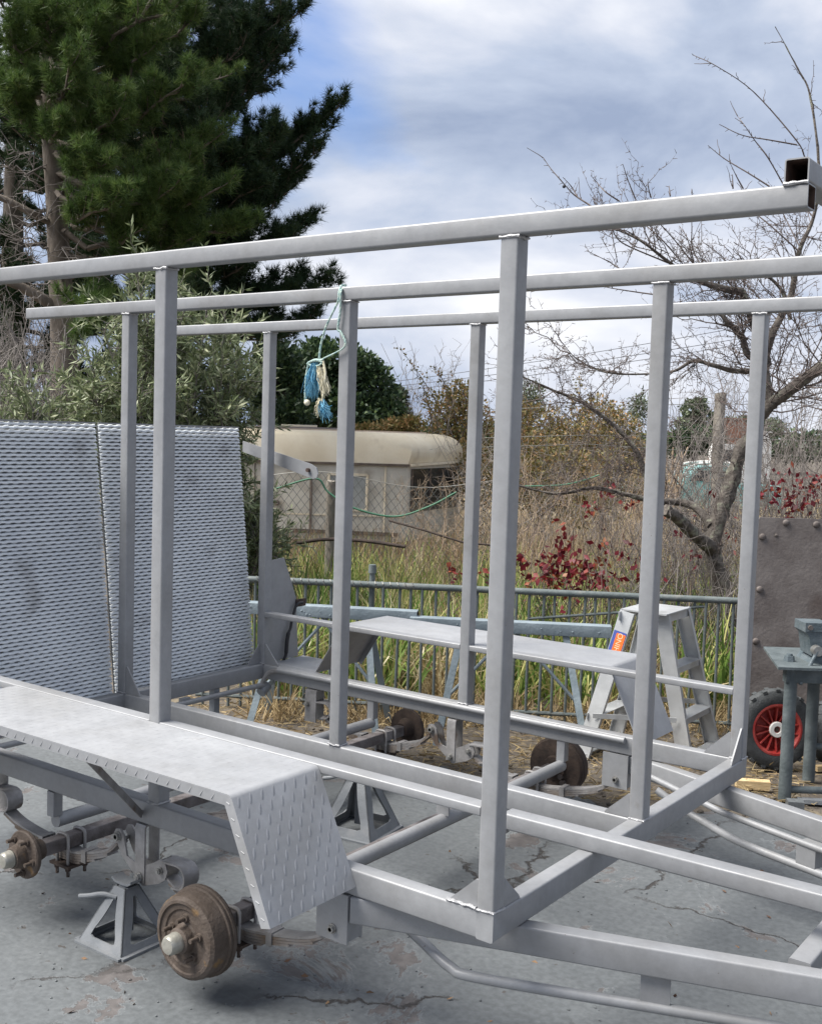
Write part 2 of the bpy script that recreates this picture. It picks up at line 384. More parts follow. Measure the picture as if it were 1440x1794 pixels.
def cyl(bm, p0, p1, r0, r1=None, seg=16, caps=True):
    r1 = r0 if r1 is None else r1
    d, s, u = frame_of(p0, p1, (0, 0, 1)); p0 = V(*p0); p1 = V(*p1)
    A, B = [], []
    for i in range(seg):
        a = 2*math.pi*i/seg; q = s*math.cos(a) + u*math.sin(a)
        A.append(bm.verts.new(p0 + q*r0)); B.append(bm.verts.new(p1 + q*r1))
    for i in range(seg): bm.faces.new((A[i], A[(i+1) % seg], B[(i+1) % seg], B[i]))
    if caps: bm.faces.new(A[::-1]); bm.faces.new(B)
def pipe(bm, pts, r, seg=10, caps=True):
    """round rod along a polyline; r may be a list"""
    P = [V(*p) for p in pts]; n = len(P)
    rs = r if isinstance(r, (list, tuple, np.ndarray)) else [r]*n
    up = None; rings = []
    for i in range(n):
        d = nrm(P[min(i+1, n-1)] - P[max(i-1, 0)])
        if up is None:
            up = V(0, 0, 1) if abs(d[2]) < 0.9 else V(1, 0, 0)
        s = nrm(np.cross(d, up)); up = np.cross(s, d)
        rings.append([bm.verts.new(P[i] + (s*math.cos(2*math.pi*k/seg) + up*math.sin(2*math.pi*k/seg))*rs[i]) for k in range(seg)])
    for a, b in zip(rings, rings[1:]):
        for k in range(seg): bm.faces.new((a[k], a[(k+1) % seg], b[(k+1) % seg], b[k]))
    if caps: bm.faces.new(rings[0][::-1]); bm.faces.new(rings[-1])
def smooth_path(pts, n=8):
    P = [V(*p) for p in pts]; out = []
    Q = [2*P[0]-P[1]] + P + [2*P[-1]-P[-2]]
    for i in range(1, len(Q)-2):
        a, b, c, d = Q[i-1:i+3]
        for k in range(n):
            t = k/n
            out.append(0.5*((2*b) + (c-a)*t + (2*a-5*b+4*c-d)*t*t + (3*b-a-3*c+d)*t**3))
    out.append(P[-1]); return out
def lathe(bm, c, axis, prof, seg=40, up=(0, 0, 1)):
    """prof: (distance along axis, radius)"""
    ax = nrm(axis); s = nrm(np.cross(ax, up)); u = np.cross(s, ax); c = V(*c)
    rings = []
    for t, r in prof:
        if r < 1e-6: rings.append([bm.verts.new(c + ax*t)])
        else: rings.append([bm.verts.new(c + ax*t + (s*math.cos(2*math.pi*k/seg) + u*math.sin(2*math.pi*k/seg))*r) for k in range(seg)])
    for a, b in zip(rings, rings[1:]):
        for k in range(seg):
            j = (k+1) % seg
            if len(a) == 1 and len(b) == 1: continue
            if len(a) == 1: bm.faces.new((a[0], b[j], b[k]))
            elif len(b) == 1: bm.faces.new((a[k], a[j], b[0]))
            else: bm.faces.new((a[k], a[j], b[j], b[k]))
def prism(bm, poly, thick):
    """poly: 3-D points of a flat outline; extruded by the vector thick"""
    t = V(*thick); A = [bm.verts.new(V(*p)) for p in poly]; B = [bm.verts.new(V(*p) + t) for p in poly]; n = len(poly)
    bm.faces.new(A[::-1]); bm.faces.new(B)
    for i in range(n): bm.faces.new((A[i], A[(i+1) % n], B[(i+1) % n], B[i]))
def strap(bm, path, w, thick):
    """flat strip of width vector w following a path, with thickness along its own normal"""
    P = [V(*p) for p in path]; w = V(*w); wn = nrm(w); n = len(P); rows = []
    for i in range(n):
        d = nrm(P[min(i+1, n-1)] - P[max(i-1, 0)]); nn = nrm(np.cross(d, wn))*thick/2
        rows.append([bm.verts.new(P[i] - w/2 - nn), bm.verts.new(P[i] + w/2 - nn), bm.verts.new(P[i] + w/2 + nn), bm.verts.new(P[i] - w/2 + nn)])
    for a, b in zip(rows, rows[1:]):
        for k in range(4): bm.faces.new((a[k], a[(k+1) % 4], b[(k+1) % 4], b[k]))
    bm.faces.new(rows[0][::-1]); bm.faces.new(rows[-1])
NB = bmesh.new
def one(name, fn, m, parent=None, base=(0, 0, 0), **k):
    bm = NB(); fn(bm); return build(name, bm, m, parent, base, **k)

# ---- numpy meshes for plants
def np_mesh(name, verts, faces_flat, sizes, m, parent=None, base=(0, 0, 0), rnd=None, kind=None, smooth=False):
    me = bpy.data.meshes.new(name)
    verts = np.asarray(verts, np.float32); faces_flat = np.asarray(faces_flat, np.int32); sizes = np.asarray(sizes, np.int32)
    me.vertices.add(len(verts)); me.vertices.foreach_set('co', verts.ravel())
    me.loops.add(len(faces_flat)); me.loops.foreach_set('vertex_index', faces_flat)
    me.polygons.add(len(sizes))
    me.polygons.foreach_set('loop_start', np.concatenate(([0], np.cumsum(sizes)[:-1])).astype(np.int32))
    if smooth: me.polygons.foreach_set('use_smooth', np.ones(len(sizes), bool))
    me.update(calc_edges=True)
    if rnd is not None:
        a = me.attributes.new('rnd', 'FLOAT', 'POINT'); a.data.foreach_set('value', np.asarray(rnd, np.float32))
    me.materials.append(MATS[m])
    o = link(name, me, parent, base)
    if kind: o['kind'] = kind
    return o
def unit(a): return a / np.maximum(1e-9, np.linalg.norm(a, axis=1, keepdims=True))
def rand_dirs(n): return unit(rng.normal(size=(n, 3)))
def blades(name, P, D, L, W, m, parent=None, bend=0.0, rnd=None, leaf=False, **k):
    """thin blades: root P, direction D, length L, width W; bend droops the tip; leaf = widest in the middle"""
    n = len(P); D = unit(np.asarray(D, float)); P = np.asarray(P, float)
    L = np.broadcast_to(L, n)[:, None]; W = np.broadcast_to(W, n)[:, None]; bend = np.broadcast_to(bend, n)[:, None]
    S = unit(np.cross(D, rand_dirs(n)))
    if leaf:
        M = P + D*L*0.45 + S*0; T = P + D*L + V(0, 0, -1)*L*bend
        N = np.cross(D, S)
        vs_ = np.stack([P, M + S*W/2 + N*W*0.12, T, M - S*W/2 + N*W*0.12], 1).reshape(-1, 3)
        b = (np.arange(n)*4)[:, None]
        f = np.concatenate([b + [0, 1, 2], b + [0, 2, 3]], 1).ravel(); sz = np.full(2*n, 3); per = 4
    else:
        M = P + D*L*0.55 + V(0, 0, -1)*L*bend*0.22
        T = P + D*L*0.95 + V(0, 0, -1)*L*bend
        vs_ = np.stack([P - S*W/2, P + S*W/2, M + S*W*0.36, M - S*W*0.36, T], 1).reshape(-1, 3)
        b = (np.arange(n)*5)[:, None]
        f = np.concatenate([b + [0, 1, 2, 3], b + [3, 2, 4]], 1).ravel(); sz = np.tile([4, 3], n); per = 5
    if rnd is None: rnd = rng.random(n)
    return np_mesh(name, vs_, f, sz, m, parent, rnd=np.repeat(rnd, per), **k)
def tubes(name, segs, m, parent=None, sides=4, rnd=None, **k):
    """tapered sticks: rows of p0(3) p1(3) r0 r1"""
    A = np.asarray(segs, float); n = len(A)
    p0, p1, r0, r1 = A[:, :3], A[:, 3:6], A[:, 6:7], A[:, 7:8]
    d = unit(p1 - p0); h = np.where(np.abs(d[:, 2:3]) < 0.9, [[0, 0, 1.0]], [[1.0, 0, 0]])
    s = unit(np.cross(d, h)); u = np.cross(s, d)
    ang = np.arange(sides)*2*math.pi/sides; c, sn = np.cos(ang), np.sin(ang)
    q = s[:, None, :]*c[None, :, None] + u[:, None, :]*sn[None, :, None]
    vs_ = np.concatenate([p0[:, None] + q*r0[:, None], p1[:, None] + q*r1[:, None]], 1).reshape(-1, 3)
    b = (np.arange(n)*2*sides)[:, None]; f = []
    for i in range(sides):
        j = (i+1) % sides; f.append(b + [i, j, sides+j, sides+i])
    f = np.concatenate(f, 1).ravel()
    if rnd is not None: rnd = np.repeat(rnd, 2*sides)
    return np_mesh(name, vs_, f, np.full(n*sides, 4), m, parent, smooth=True, rnd=rnd, **k)
def poly_segs(pts, r0, r1):
    n = len(pts) - 1; out = []
    for i in range(n):
        a, b = r0 + (r1-r0)*i/n, r0 + (r1-r0)*(i+1)/n
        out.append([*pts[i], *pts[i+1], a, b])
    return out

# ================================================================== GROUND
def ground_sheet():
    bm = NB()
    # one sheet to the horizon; finer near the yard so that it can undulate softly behind the fence
    xs = [-600, -200, -80, -40, -25] + list(np.arange(-18, 8.1, 0.5)) + [15, 40, 200, 600]
    ys = [-600, -100, -20] + list(np.arange(-4, 20.1, 0.5)) + [26, 34, 45, 70, 120, 300, 900]
    def hz(x, y):
        d = (x - CAM[0])*HF[0] + (y - CAM[1])*HF[1]
        k = min(1, max(0, (d - 6.9)/2.5))
        return -0.012 + k*(0.05*math.sin(x*1.3+.4)*math.cos(y*1.1) + 0.03*math.sin(x*3.1+y*2.3)) - 0.25*min(1, max(0, (d-9)/8))
    g = [[bm.verts.new((x, y, hz(x, y))) for x in xs] for y in ys]
    for j in range(len(ys)-1):
        for i in range(len(xs)-1): bm.faces.new((g[j][i], g[j][i+1], g[j+1][i+1], g[j+1][i]))
    o = build('ground', bm, 'dirt'); o['kind'] = 'structure'
ground_sheet()
def ground_z(x, y):
    d = (x - CAM[0])*HF[0] + (y - CAM[1])*HF[1]
    k = min(1, max(0, (d - 6.9)/2.5))
    return -0.012 + k*(0.05*math.sin(x*1.3+.4)*math.cos(y*1.1) + 0.03*math.sin(x*3.1+y*2.3)) - 0.25*min(1, max(0, (d-9)/8))
def slab():
    # concrete slab with an uneven broken edge on its far side
    edge = [(6, 3.2), (2.5, 2.75), (1.2, 2.62), (0.5, 2.42), (-0.2, 2.5), (-0.62, 2.2), (-1.2, 2.15), (-1.75, 2.1), (-2.1, 1.95),
            (-2.45, 2.02), (-2.9, 1.75), (-3.5, 1.6), (-5, 1.4), (-9, 1.2)]
    pts = []
    for a, b in zip(edge, edge[1:]):
        n = max(2, int(math.hypot(b[0]-a[0], b[1]-a[1])/0.05))
        for k in range(n):
            t = k/n; pts.append((a[0]+(b[0]-a[0])*t, a[1]+(b[1]-a[1])*t + 0.05*math.sin(k*0.9+a[0]*5) + random.uniform(-.025, .025)))
    pts.append(edge[-1])
    outline = [(x, y, 0.0) for x, y in pts] + [(-9, -9, 0), (9, -9, 0), (9, 3.5, 0)]
    bm = NB(); prism(bm, [(x, y, -0.03) for x, y, z in outline], (0, 0, 0.03))
    o = build('concrete_slab', bm, 'slab', smooth=0); o['kind'] = 'structure'
slab()

# ================================================================== TRAILER
TB = (0, 0, GROUND)
A1, A2, MID, WID, ZT, ZM = 1.2289, 2.4529, 0.8758, 1.7519, 1.6602, 0.2634
S = 0.05
trailer = thing('trailer', 'unfinished grey primed tandem axle trailer frame with tall cage of posts', 'trailer', (-1.2, 0.9, 0))
def tp(name, fn, m='primer', parent=None, **k):
    return one(name, fn, m, parent or trailer, TB, **k)
ROWS, COLS = (0, MID, WID), (0, -A1, -A2)
# upright posts with their weld beads
def bead(bm, pts, r=0.0035, step=0.009):
    P = []
    for a, b in zip(pts, pts[1:]):
        n = max(2, int(np.linalg.norm(V(*b)-V(*a))/step))
        for k in range(n): P.append(V(*a) + (V(*b)-V(*a))*k/n + rng.normal(size=3)*0.0012)
    P.append(V(*pts[-1]))
    pipe(bm, P, [r*random.uniform(.7, 1.35) for _ in P], 6)
for y in ROWS:
    for x in COLS:
        p = tp('post', lambda bm: beam(bm, (x-S/2, y+S/2, 0.0005), (x-S/2, y+S/2, ZT-0.0005), S, S, up=(0, 1, 0), r=0.006))
        tp('weld_bead', lambda bm: bead(bm, [(x-S-.002, y-.001, ZT-.003), (x+.001, y-.001, ZT-.003), (x+.001, y+S, ZT-.003)]), 'weld', p)
        tp('weld_bead', lambda bm: bead(bm, [(x-S, y-.001, .003), (x+.001, y-.001, .003), (x+.001, y+S, .003)]), 'weld', p)
# top rails and the tube across their front ends
for y in ROWS:
    tp('top_rail', lambda bm: beam(bm, (-3.187, y+S/2, ZT+S/2), (0.672, y+S/2, ZT+S/2), S, S, r=0.006, hollow=0.003, mi=1), ['primer', 'tube_inside'])
tp('top_cross_rail', lambda bm: beam(bm, (0.647, 0.0, ZT+S*1.5+.001), (0.647, WID+S, ZT+S*1.5+.001), S, S, r=0.006, hollow=0.003, mi=1), ['primer', 'tube_inside'])
tp('weld_bead', lambda bm: bead(bm, [(.622, -.001, ZT+S+.001), (.672, -.001, ZT+S+.001)], .0045), 'weld')
# deck rails
HR_ = 0.0735
for y, x0, x1 in ((0, -A2+.001, -S), (MID, -A2+.001, -S), (WID, -A2+.001, -S)):
    tp('deck_rail', lambda bm: beam(bm, (x0, y+S/2, -HR_/2), (x1, y+S/2, -HR_/2), S, HR_, r=0.006))
for x in (0, -A2):
    tp('deck_cross_rail', lambda bm: beam(bm, (x-S/2, 0, -HR_/2), (x-S/2, WID+S, -HR_/2), S, HR_, r=0.006))
# slim rails at mudguard height
for y in (0, WID):
    for x0, x1 in ((-S, -A1), (-A1-S, -A2)):
        tp('guard_rail', lambda bm: beam(bm, (x0, y+S/2, ZM-.0125), (x1, y+S/2, ZM-.0125), S-.001, .025, r=0.004))
# corner gussets
def gusset(p, a, b, t):
    tp('gusset', lambda bm: prism(bm, [p, V(*p)+V(*a), V(*p)+V(*a)*.93+V(*b)*.12, V(*p)+V(*b)+V(*a)*.08, V(*p)+V(*b)], t), smooth=0)
gusset((-S, .004, .001), (-.085, 0, 0), (0, 0, .075), (0, .006, 0))
gusset((-.004, S, .001), (0, .085, 0), (0, 0, .075), (-.006, 0, 0))
gusset((-S, MID+.004, .001), (-.085, 0, 0), (0, 0, .075), (0, .006, 0))
gusset((-S, WID+.004, .001), (-.10, 0, 0), (0, 0, .095), (0, .006, 0))
gusset((-.004, WID, .001), (0, -.10, 0), (0, 0, .12), (-.006, 0, 0))
gusset((-A2, MID+.006, .001), (.095, 0, 0), (0, 0, .12), (0, .006, 0))
gusset((-A2, WID+.006, .001), (.095, 0, 0), (0, 0, .10), (0, .006, 0))
gusset((-A2-.03, WID, .001), (0, -.085, 0), (0, 0, .10), (.006, 0, 0))
tp('weld_bead', lambda bm: bead(bm, [(-.14, .002, .003), (-.05, -.001, .004)], .0045), 'weld')
# mudguards of checker plate
def mudguard(sgn):
    y0 = -0.001 if sgn < 0 else WID + S + .001          # inner edge
    y1 = y0 + sgn*0.335
    prof = [(-2.150, 0.0), (-1.989, .245), (-1.985, .253), (-1.974, .258), (-.592, .258), (-.583, .2565), (-.576, .250), (-.435, -.045)]
    def fn(bm):
        strap(bm, [(x, (y0+y1)/2, z) for x, z in prof], (0, abs(y1-y0), 0), 0.004)
    o = tp('mudguard', fn, 'plate_primer', smooth=40)
    def lip(bm):                                        # folded edge along the outer side
        off = [(-2.128, -.012), (-1.969, .227), (-1.967, .229), (-1.965, .229), (-.603, .229), (-.601, .229), (-.599, .226), (-.466, -.054)]
        top = [V(x, y1, z) for x, z in prof]; bot = [V(x, y1 - sgn*.002, z) for x, z in off]
        for i in range(7):
            prism(bm, [top[i], top[i+1], bot[i+1], bot[i]], (0, -sgn*.004, 0))
    tp('folded_lip', lip, 'plate_primer', o, smooth=0)
    return o, y0, y1
near_guard, gy0, gy1 = mudguard(-1)
far_guard, fy0, fy1 = mudguard(1)
def lug(bm):
    n = 10; rings = []
    for zz, k in ((0, 1.0), (.0007, .8), (.0011, .35)):
        rings.append([bm.verts.new((0.0155*k**.7*math.cos(2*math.pi*i/n), .0045*k*math.sin(2*math.pi*i/n), zz)) for i in range(n)])
    for a, b in zip(rings, rings[1:]):
        for i in range(n): bm.faces.new((a[i], a[(i+1) % n], b[(i+1) % n], b[i]))
    bm.faces.new(rings[-1])
p0, p1 = V(-.580, 0, .258), V(-.435, 0, -.045)
sd = nrm(p1 - p0); sn = nrm(np.cross((0, 1, 0), sd)); sn = sn if sn[0] > 0 else -sn
slen = np.linalg.norm(p1-p0)
first = None; k = 0
LUGS = []
for j, t in enumerate(np.arange(.022, slen-.01, .033)):
    for yy in np.arange(gy1+.02 + (.021 if j % 2 else 0), gy0-.012, .042):
        LUGS.append((V(0, yy, 0) + p0 + sd*t + sn*.0021))
rotm = Matrix((sd, np.cross(sn, sd), sn)).transposed().to_euler()
rot2 = (Matrix((sd, np.cross(sn, sd), sn)).transposed() @ Matrix.Rotation(R(-18), 3, 'Z')).to_euler()
for q in LUGS:
    loc = q + V(0, 0, GROUND)
    if first is None:
        first = one('tread_lug', lug, 'plate_primer', near_guard, tuple(loc), smooth=60); first.rotation_euler = rot2
    else: same('tread_lug', first, near_guard, tuple(loc), rot2)
def top_lugs(guard, ya, yb):
    bm = NB(); n = 6
    for j, x in enumerate(np.arange(-1.97, -.59, .033)):
        for y in np.arange(min(ya, yb)+.02 + (.021 if j % 2 else 0), max(ya, yb)-.012, .042):
            a = R(72); c, s_ = math.cos(a), math.sin(a)
            r1 = [bm.verts.new((x + .0165*math.cos(2*math.pi*i/n)*c - .0048*math.sin(2*math.pi*i/n)*s_, y + .0165*math.cos(2*math.pi*i/n)*s_ + .0048*math.sin(2*math.pi*i/n)*c, .2601)) for i in range(n)]
            t = bm.verts.new((x, y, .2619))
            for i in range(n): bm.faces.new((r1[i], r1[(i+1) % n], t))
    o = build('tread_pattern', bm, 'plate_primer', guard, TB, smooth=60); o['kind'] = 'stuff'
top_lugs(near_guard, gy0, gy1)
# bumps where the tread shows along the folded lip
bm = NB()
for x in np.arange(-1.95, -.62, .042):
    cyl(bm, (x, gy1+.0012, .236), (x+.012, gy1+.0012, .252), 0.0017, .0012, 6)
for t in np.arange(.02, slen-.02, .042):
    q = p0 + sd*t - sn*.012
    cyl(bm, (q[0], gy1+.0012, q[2]), (q[0]-.012, gy1+.0012, q[2]+.004), 0.0017, .0012, 6)
o = build('lip_tread', bm, 'plate_primer', near_guard, TB, smooth=60); o['kind'] = 'stuff'
tp('mudguard_strut', lambda bm: (beam(bm, (-1.185, -.325, .250), (-1.30, -.003, -.045), .022, .004, up=(1, 0, .3), r=0)), 'grey_metal')
tp('step_plate', lambda bm: box(bm, -2.46, -2.15, WID+S+.001, 2.06, -.006, -.001), 'plate_primer', smooth=0)
tp('lamp_plate', lambda bm: prism(bm, [(-2.47, WID+S+.002, .52), (-2.47, 1.907, .527), (-2.47, 2.005, .311), (-2.47, 2.03, -.001), (-2.47, WID+S+.002, -.001)], (-.004, 0, 0)), smooth=0)
lb = tp('lamp_bracket', lambda bm: box(bm, -2.469, -2.464, 2.0, 2.075, .262, .302), 'dark_rust')
tp('wiring', lambda bm: pipe(bm, smooth_path([(-2.455, 2.04, .283), (-2.452, 1.99, .275), (-2.45, 1.955, .20), (-2.45, 1.945, .16), (-2.45, 1.93, .135), (-2.45, 1.92, .09), (-2.45, 1.915, .03), (-2.45, 1.90, -.0)], 6),
                             [.007]*24 + [.010]*12 + [.008]*7), 'black_rubber')
# hinge tube lying on the far deck rail
tp('hinge_tube', lambda bm: pipe(bm, [(-2.34, WID-.013, -.012), (-.47, WID-.013, -.012)], .013, 14))
tp('hinge_lever', lambda bm: pipe(bm, smooth_path([(-2.34, WID-.013, -.012), (-2.40, WID-.02, -.035), (-2.43, WID-.03, -.09), (-2.43, WID-.03, -.12)], 5), .011, 10), 'grey_metal')
tp('hinge_stop', lambda bm: cyl(bm, (-2.43, WID-.04, -.135), (-2.43, WID+.01, -.105), .025, .025, 18), 'stand_paint')
# rear hinge rod under the rear cross rail
tp('ramp_hinge_rod', lambda bm: pipe(bm, [(-2.43, 0.0, -.098), (-2.43, WID-.005, -.098)], .013, 12))
tp('hinge_tab', lambda bm: box(bm, -2.45, -2.428, 1.19, 1.24, -.09, -.0745))
tp('rear_leg', lambda bm: box(bm, -2.49, -2.455, 1.42, 1.455, -.25, -.0745), 'stand_paint')
# cross pipes hung below the deck on short posts
for x, hang in ((-.765, (0.012, MID+.02, WID+.02)), (-1.77, (0.012, MID+.02, WID+.02))):
    o = tp('cross_pipe', lambda bm: pipe(bm, [(x, .02, -.18), (x, WID+.02, -.18)], .024, 20))
    for y in hang:
        w = .008 if y == MID+.02 else .038
        tp('pipe_hanger', lambda bm: beam(bm, (x, y+.005, -HR_-.0005), (x, y+.005, -.16), .055 if w < .02 else .038, w, up=(0, 1, 0), r=.003), 'primer', o)

# ---- running gear
AXX = {'front': -.888, 'rear': -1.690}; AXH = {'front': -.255, 'rear': -.226}
for nm, ax in AXX.items():
    AXZ = AXH[nm]
    tp('axle', lambda bm: beam(bm, (ax, -.115, AXZ), (ax, WID+S+.115, AXZ), .046, .046, r=.004), 'axle_steel')
def drum(yc, out, dm='rust_drum'):
    """brake drum; out = direction away from the trailer along y"""
    AXZ = AXH['front']
    o = tp('brake_drum', lambda bm: lathe(bm, (AXX['front'], yc, AXZ), (0, out, 0),
        [(-.012, .03), (-.012, .118), (-.006, .130), (.004, .131), (.006, .126), (.010, .126), (.012, .129), (.017, .129), (.019, .123),
         (.055, .121), (.068, .118), (.075, .108), (.076, .100), (.071, .097), (.070, .082), (.066, .078), (.066, .045)], 48), dm, smooth=25)
    tp('hub', lambda bm: lathe(bm, (AXX['front'], yc, AXZ), (0, out, 0), [(.066, .046), (.070, .040), (.094, .037), (.098, .032), (.10, .02)], 28), 'rust_drum', o)
    tp('grease_cap', lambda bm: lathe(bm, (AXX['front'], yc, AXZ), (0, out, 0), [(.098, .0285), (.104, .030), (.108, .0285), (.128, .0275), (.136, .022), (.138, .010), (.138, 0)], 24), 'zinc_cap', o)
    for i in range(5):
        a = R(90 + 72*i); c = V(AXX['front'] + .058*math.cos(a), yc, AXZ + .058*math.sin(a))
        tp('wheel_stud', lambda bm: (cyl(bm, c + V(0, out*.064, 0), c + V(0, out*.074, 0), .0125, .0115, 12), cyl(bm, c + V(0, out*.074, 0), c + V(0, out*.102, 0), .0065, .0065, 12)), 'rust_drum', o)
    tp('backing_plate', lambda bm: lathe(bm, (AXX['front'], yc, AXZ), (0, out, 0), [(-.03, 0), (-.03, .05), (-.016, .055), (-.016, .122), (-.010, .127), (-.010, .110)], 40), 'dark_rust', o)
    return o
drum(-.125, -1); fd = drum(WID+S+.16, 1, 'dark_rust')
tp('brake_bolt', lambda bm: [cyl(bm, (AXX['front']+dx, WID+S+.125, AXH['front']+dz), (AXX['front']+dx, WID+S+.15, AXH['front']+dz), .012, .010, 10) for dx, dz in ((.035, .03), (.035, -.03), (.02, .0), (.045, -.055))], 'bolt_rust', fd)
def hub(yc, out, m):
    ax = AXX['rear']; AXZ = AXH['rear']
    o = tp('wheel_hub', lambda bm: lathe(bm, (ax, yc, AXZ), (0, out, 0), [(-.06, 0), (-.06, .033), (-.03, .040), (-.012, .05), (-.010, .074), (-.004, .079), (.006, .079), (.010, .075), (.010, .05), (.016, .042), (.035, .037), (.05, .034), (.052, .029)], 36), m, smooth=25)
    tp('grease_cap', lambda bm: lathe(bm, (ax, yc, AXZ), (0, out, 0), [(.05, .027), (.056, .029), (.060, .0275), (.078, .0265), (.086, .021), (.088, .01), (.088, 0)], 24), 'zinc_cap', o)
    for i in range(5):
        a = R(60 + 72*i); c = V(ax + .058*math.cos(a), yc, AXZ + .058*math.sin(a))
        tp('wheel_stud', lambda bm: (cyl(bm, c + V(0, out*.006, 0), c + V(0, out*.018, 0), .012, .011, 12), cyl(bm, c + V(0, out*.018, 0), c + V(0, out*.042, 0), .0065, .0065, 10)), m, o)
hub(-.155, -1, 'rust_drum'); hub(WID+S+.15, 1, 'dark_rust')
tp('dust_disc', lambda bm: lathe(bm, (AXX['rear'], WID+S+.15, AXH['rear']), (0, 1, 0), [(-.012, .04), (-.012, .092), (.004, .095), (.008, .085), (.008, .04)], 36), 'dark_rust')

def leaf_spring(ax, xa, za, xb, zb, yc):
    """stack of leaves from eye (xa,za) to slipper (xb,zb), lowest under the axle"""
    AXZ = AXH['front'] if ax > -1.2 else AXH['rear']; root = None; low = AXZ - .023 - .005
    pts = smooth_path([(xa, yc, za), (xa*.72+ax*.28, yc, za*.45+low*.55-.004), (ax*.8+xa*.2, yc, low-.001), (ax, yc, low), (ax*.8+xb*.2, yc, low-.001), (xb*.72+ax*.28, yc, zb*.45+low*.55-.004), (xb, yc, zb)], 6)
    n = len(pts)
    for i, fr in enumerate((1.0, .93, .72, .54, .36)):
        a = int((1-fr)/2*n); seg = pts[a:n-a] if a else pts
        seg = [q - V(0, 0, .0085*i) for q in seg]
        o = tp('leaf_spring' if i == 0 else 'leaf', lambda bm: strap(bm, seg, (0, .045, 0), .0072), 'grey_metal' if i < 1 else 'spring_side', root, smooth=50)
        root = root or o
    for t in (.28, .72):
        q = pts[int(t*n)]
        tp('spring_clip', lambda bm: (box(bm, q[0]-.011, q[0]+.011, yc-.027, yc-.0235, q[2]-.032, q[2]+.006), box(bm, q[0]-.011, q[0]+.011, yc+.0235, yc+.027, q[2]-.032, q[2]+.006),
                                      box(bm, q[0]-.011, q[0]+.011, yc-.027, yc+.027, q[2]+.006, q[2]+.009)), 'grey_metal', root)
    # clamp: plate below, two U-bolts over the axle
    zb_ = low - .0085*5 - .002
    pl = tp('clamp_plate', lambda bm: box(bm, ax-.05, ax+.05, yc-.05, yc+.05, zb_-.009, zb_), 'dark_rust', root, smooth=0)
    for yy in (yc-.034, yc+.034):
        def ub(bm):
            pipe(bm, [(ax-.029, yy, zb_-.035), (ax-.029, yy, AXZ+.018), (ax-.024, yy, AXZ+.026), (ax-.014, yy, AXZ+.029), (ax+.014, yy, AXZ+.029), (ax+.024, yy, AXZ+.026), (ax+.029, yy, AXZ+.018), (ax+.029, yy, zb_-.035)], .0055, 10)
        tp('u_bolt', ub, 'grey_metal', root)
        for xx in (ax-.029, ax+.029):
            tp('nut', lambda bm: (cyl(bm, (xx, yy, zb_-.021), (xx, yy, zb_-.010), .0105, .0105, 6), cyl(bm, (xx, yy, zb_-.042), (xx, yy, zb_-.02), .0058, .0058, 8)), 'dark_rust', root)
def u_hanger(x, z1, yc, w=.056, t=.006, wide=.045):
    """inverted U of plate welded under the deck rail"""
    zt = -HR_ - .001
    return tp('spring_hanger', lambda bm: strap(bm, [(x, yc-w/2, z1), (x, yc-w/2, zt-.014), (x, yc-w/2+.004, zt-.005), (x, yc-w/2+.012, zt-.004), (x, yc+w/2-.012, zt-.004), (x, yc+w/2-.004, zt-.005), (x, yc+w/2, zt-.014), (x, yc+w/2, z1)], (wide, 0, 0), t), 'grey_metal', smooth=50)
def bolt(c, out, r=.012, m='bright_steel', parent=None, ln=.016):
    c = V(*c)
    tp('bolt', lambda bm: (cyl(bm, c, c + V(0, out*.004, 0), r*1.25, r*1.25, 16), cyl(bm, c + V(0, out*.004, 0), c + V(0, out*.013, 0), r, r, 6), cyl(bm, c + V(0, out*.013, 0), c + V(0, out*ln, 0), r*.55, r*.5, 10)), m, parent, smooth=25)
def slipper(xa, za, yc, flip=1):
    """bent wear strap the spring end slides in"""
    pts = [(xa-.015*flip, yc, za+.030), (xa+.055*flip, yc, za+.034)]
    for k in range(9):
        a = R(90 - 22.5*k); pts.append((xa+flip*(.060+.033*math.cos(a)), yc, za-.003+.036*math.sin(a)))
    pts.append((xa+flip*.035, yc, za-.042))
    return tp('slipper_strap', lambda bm: strap(bm, pts, (0, .062, 0), .0055), 'grey_metal', smooth=60)
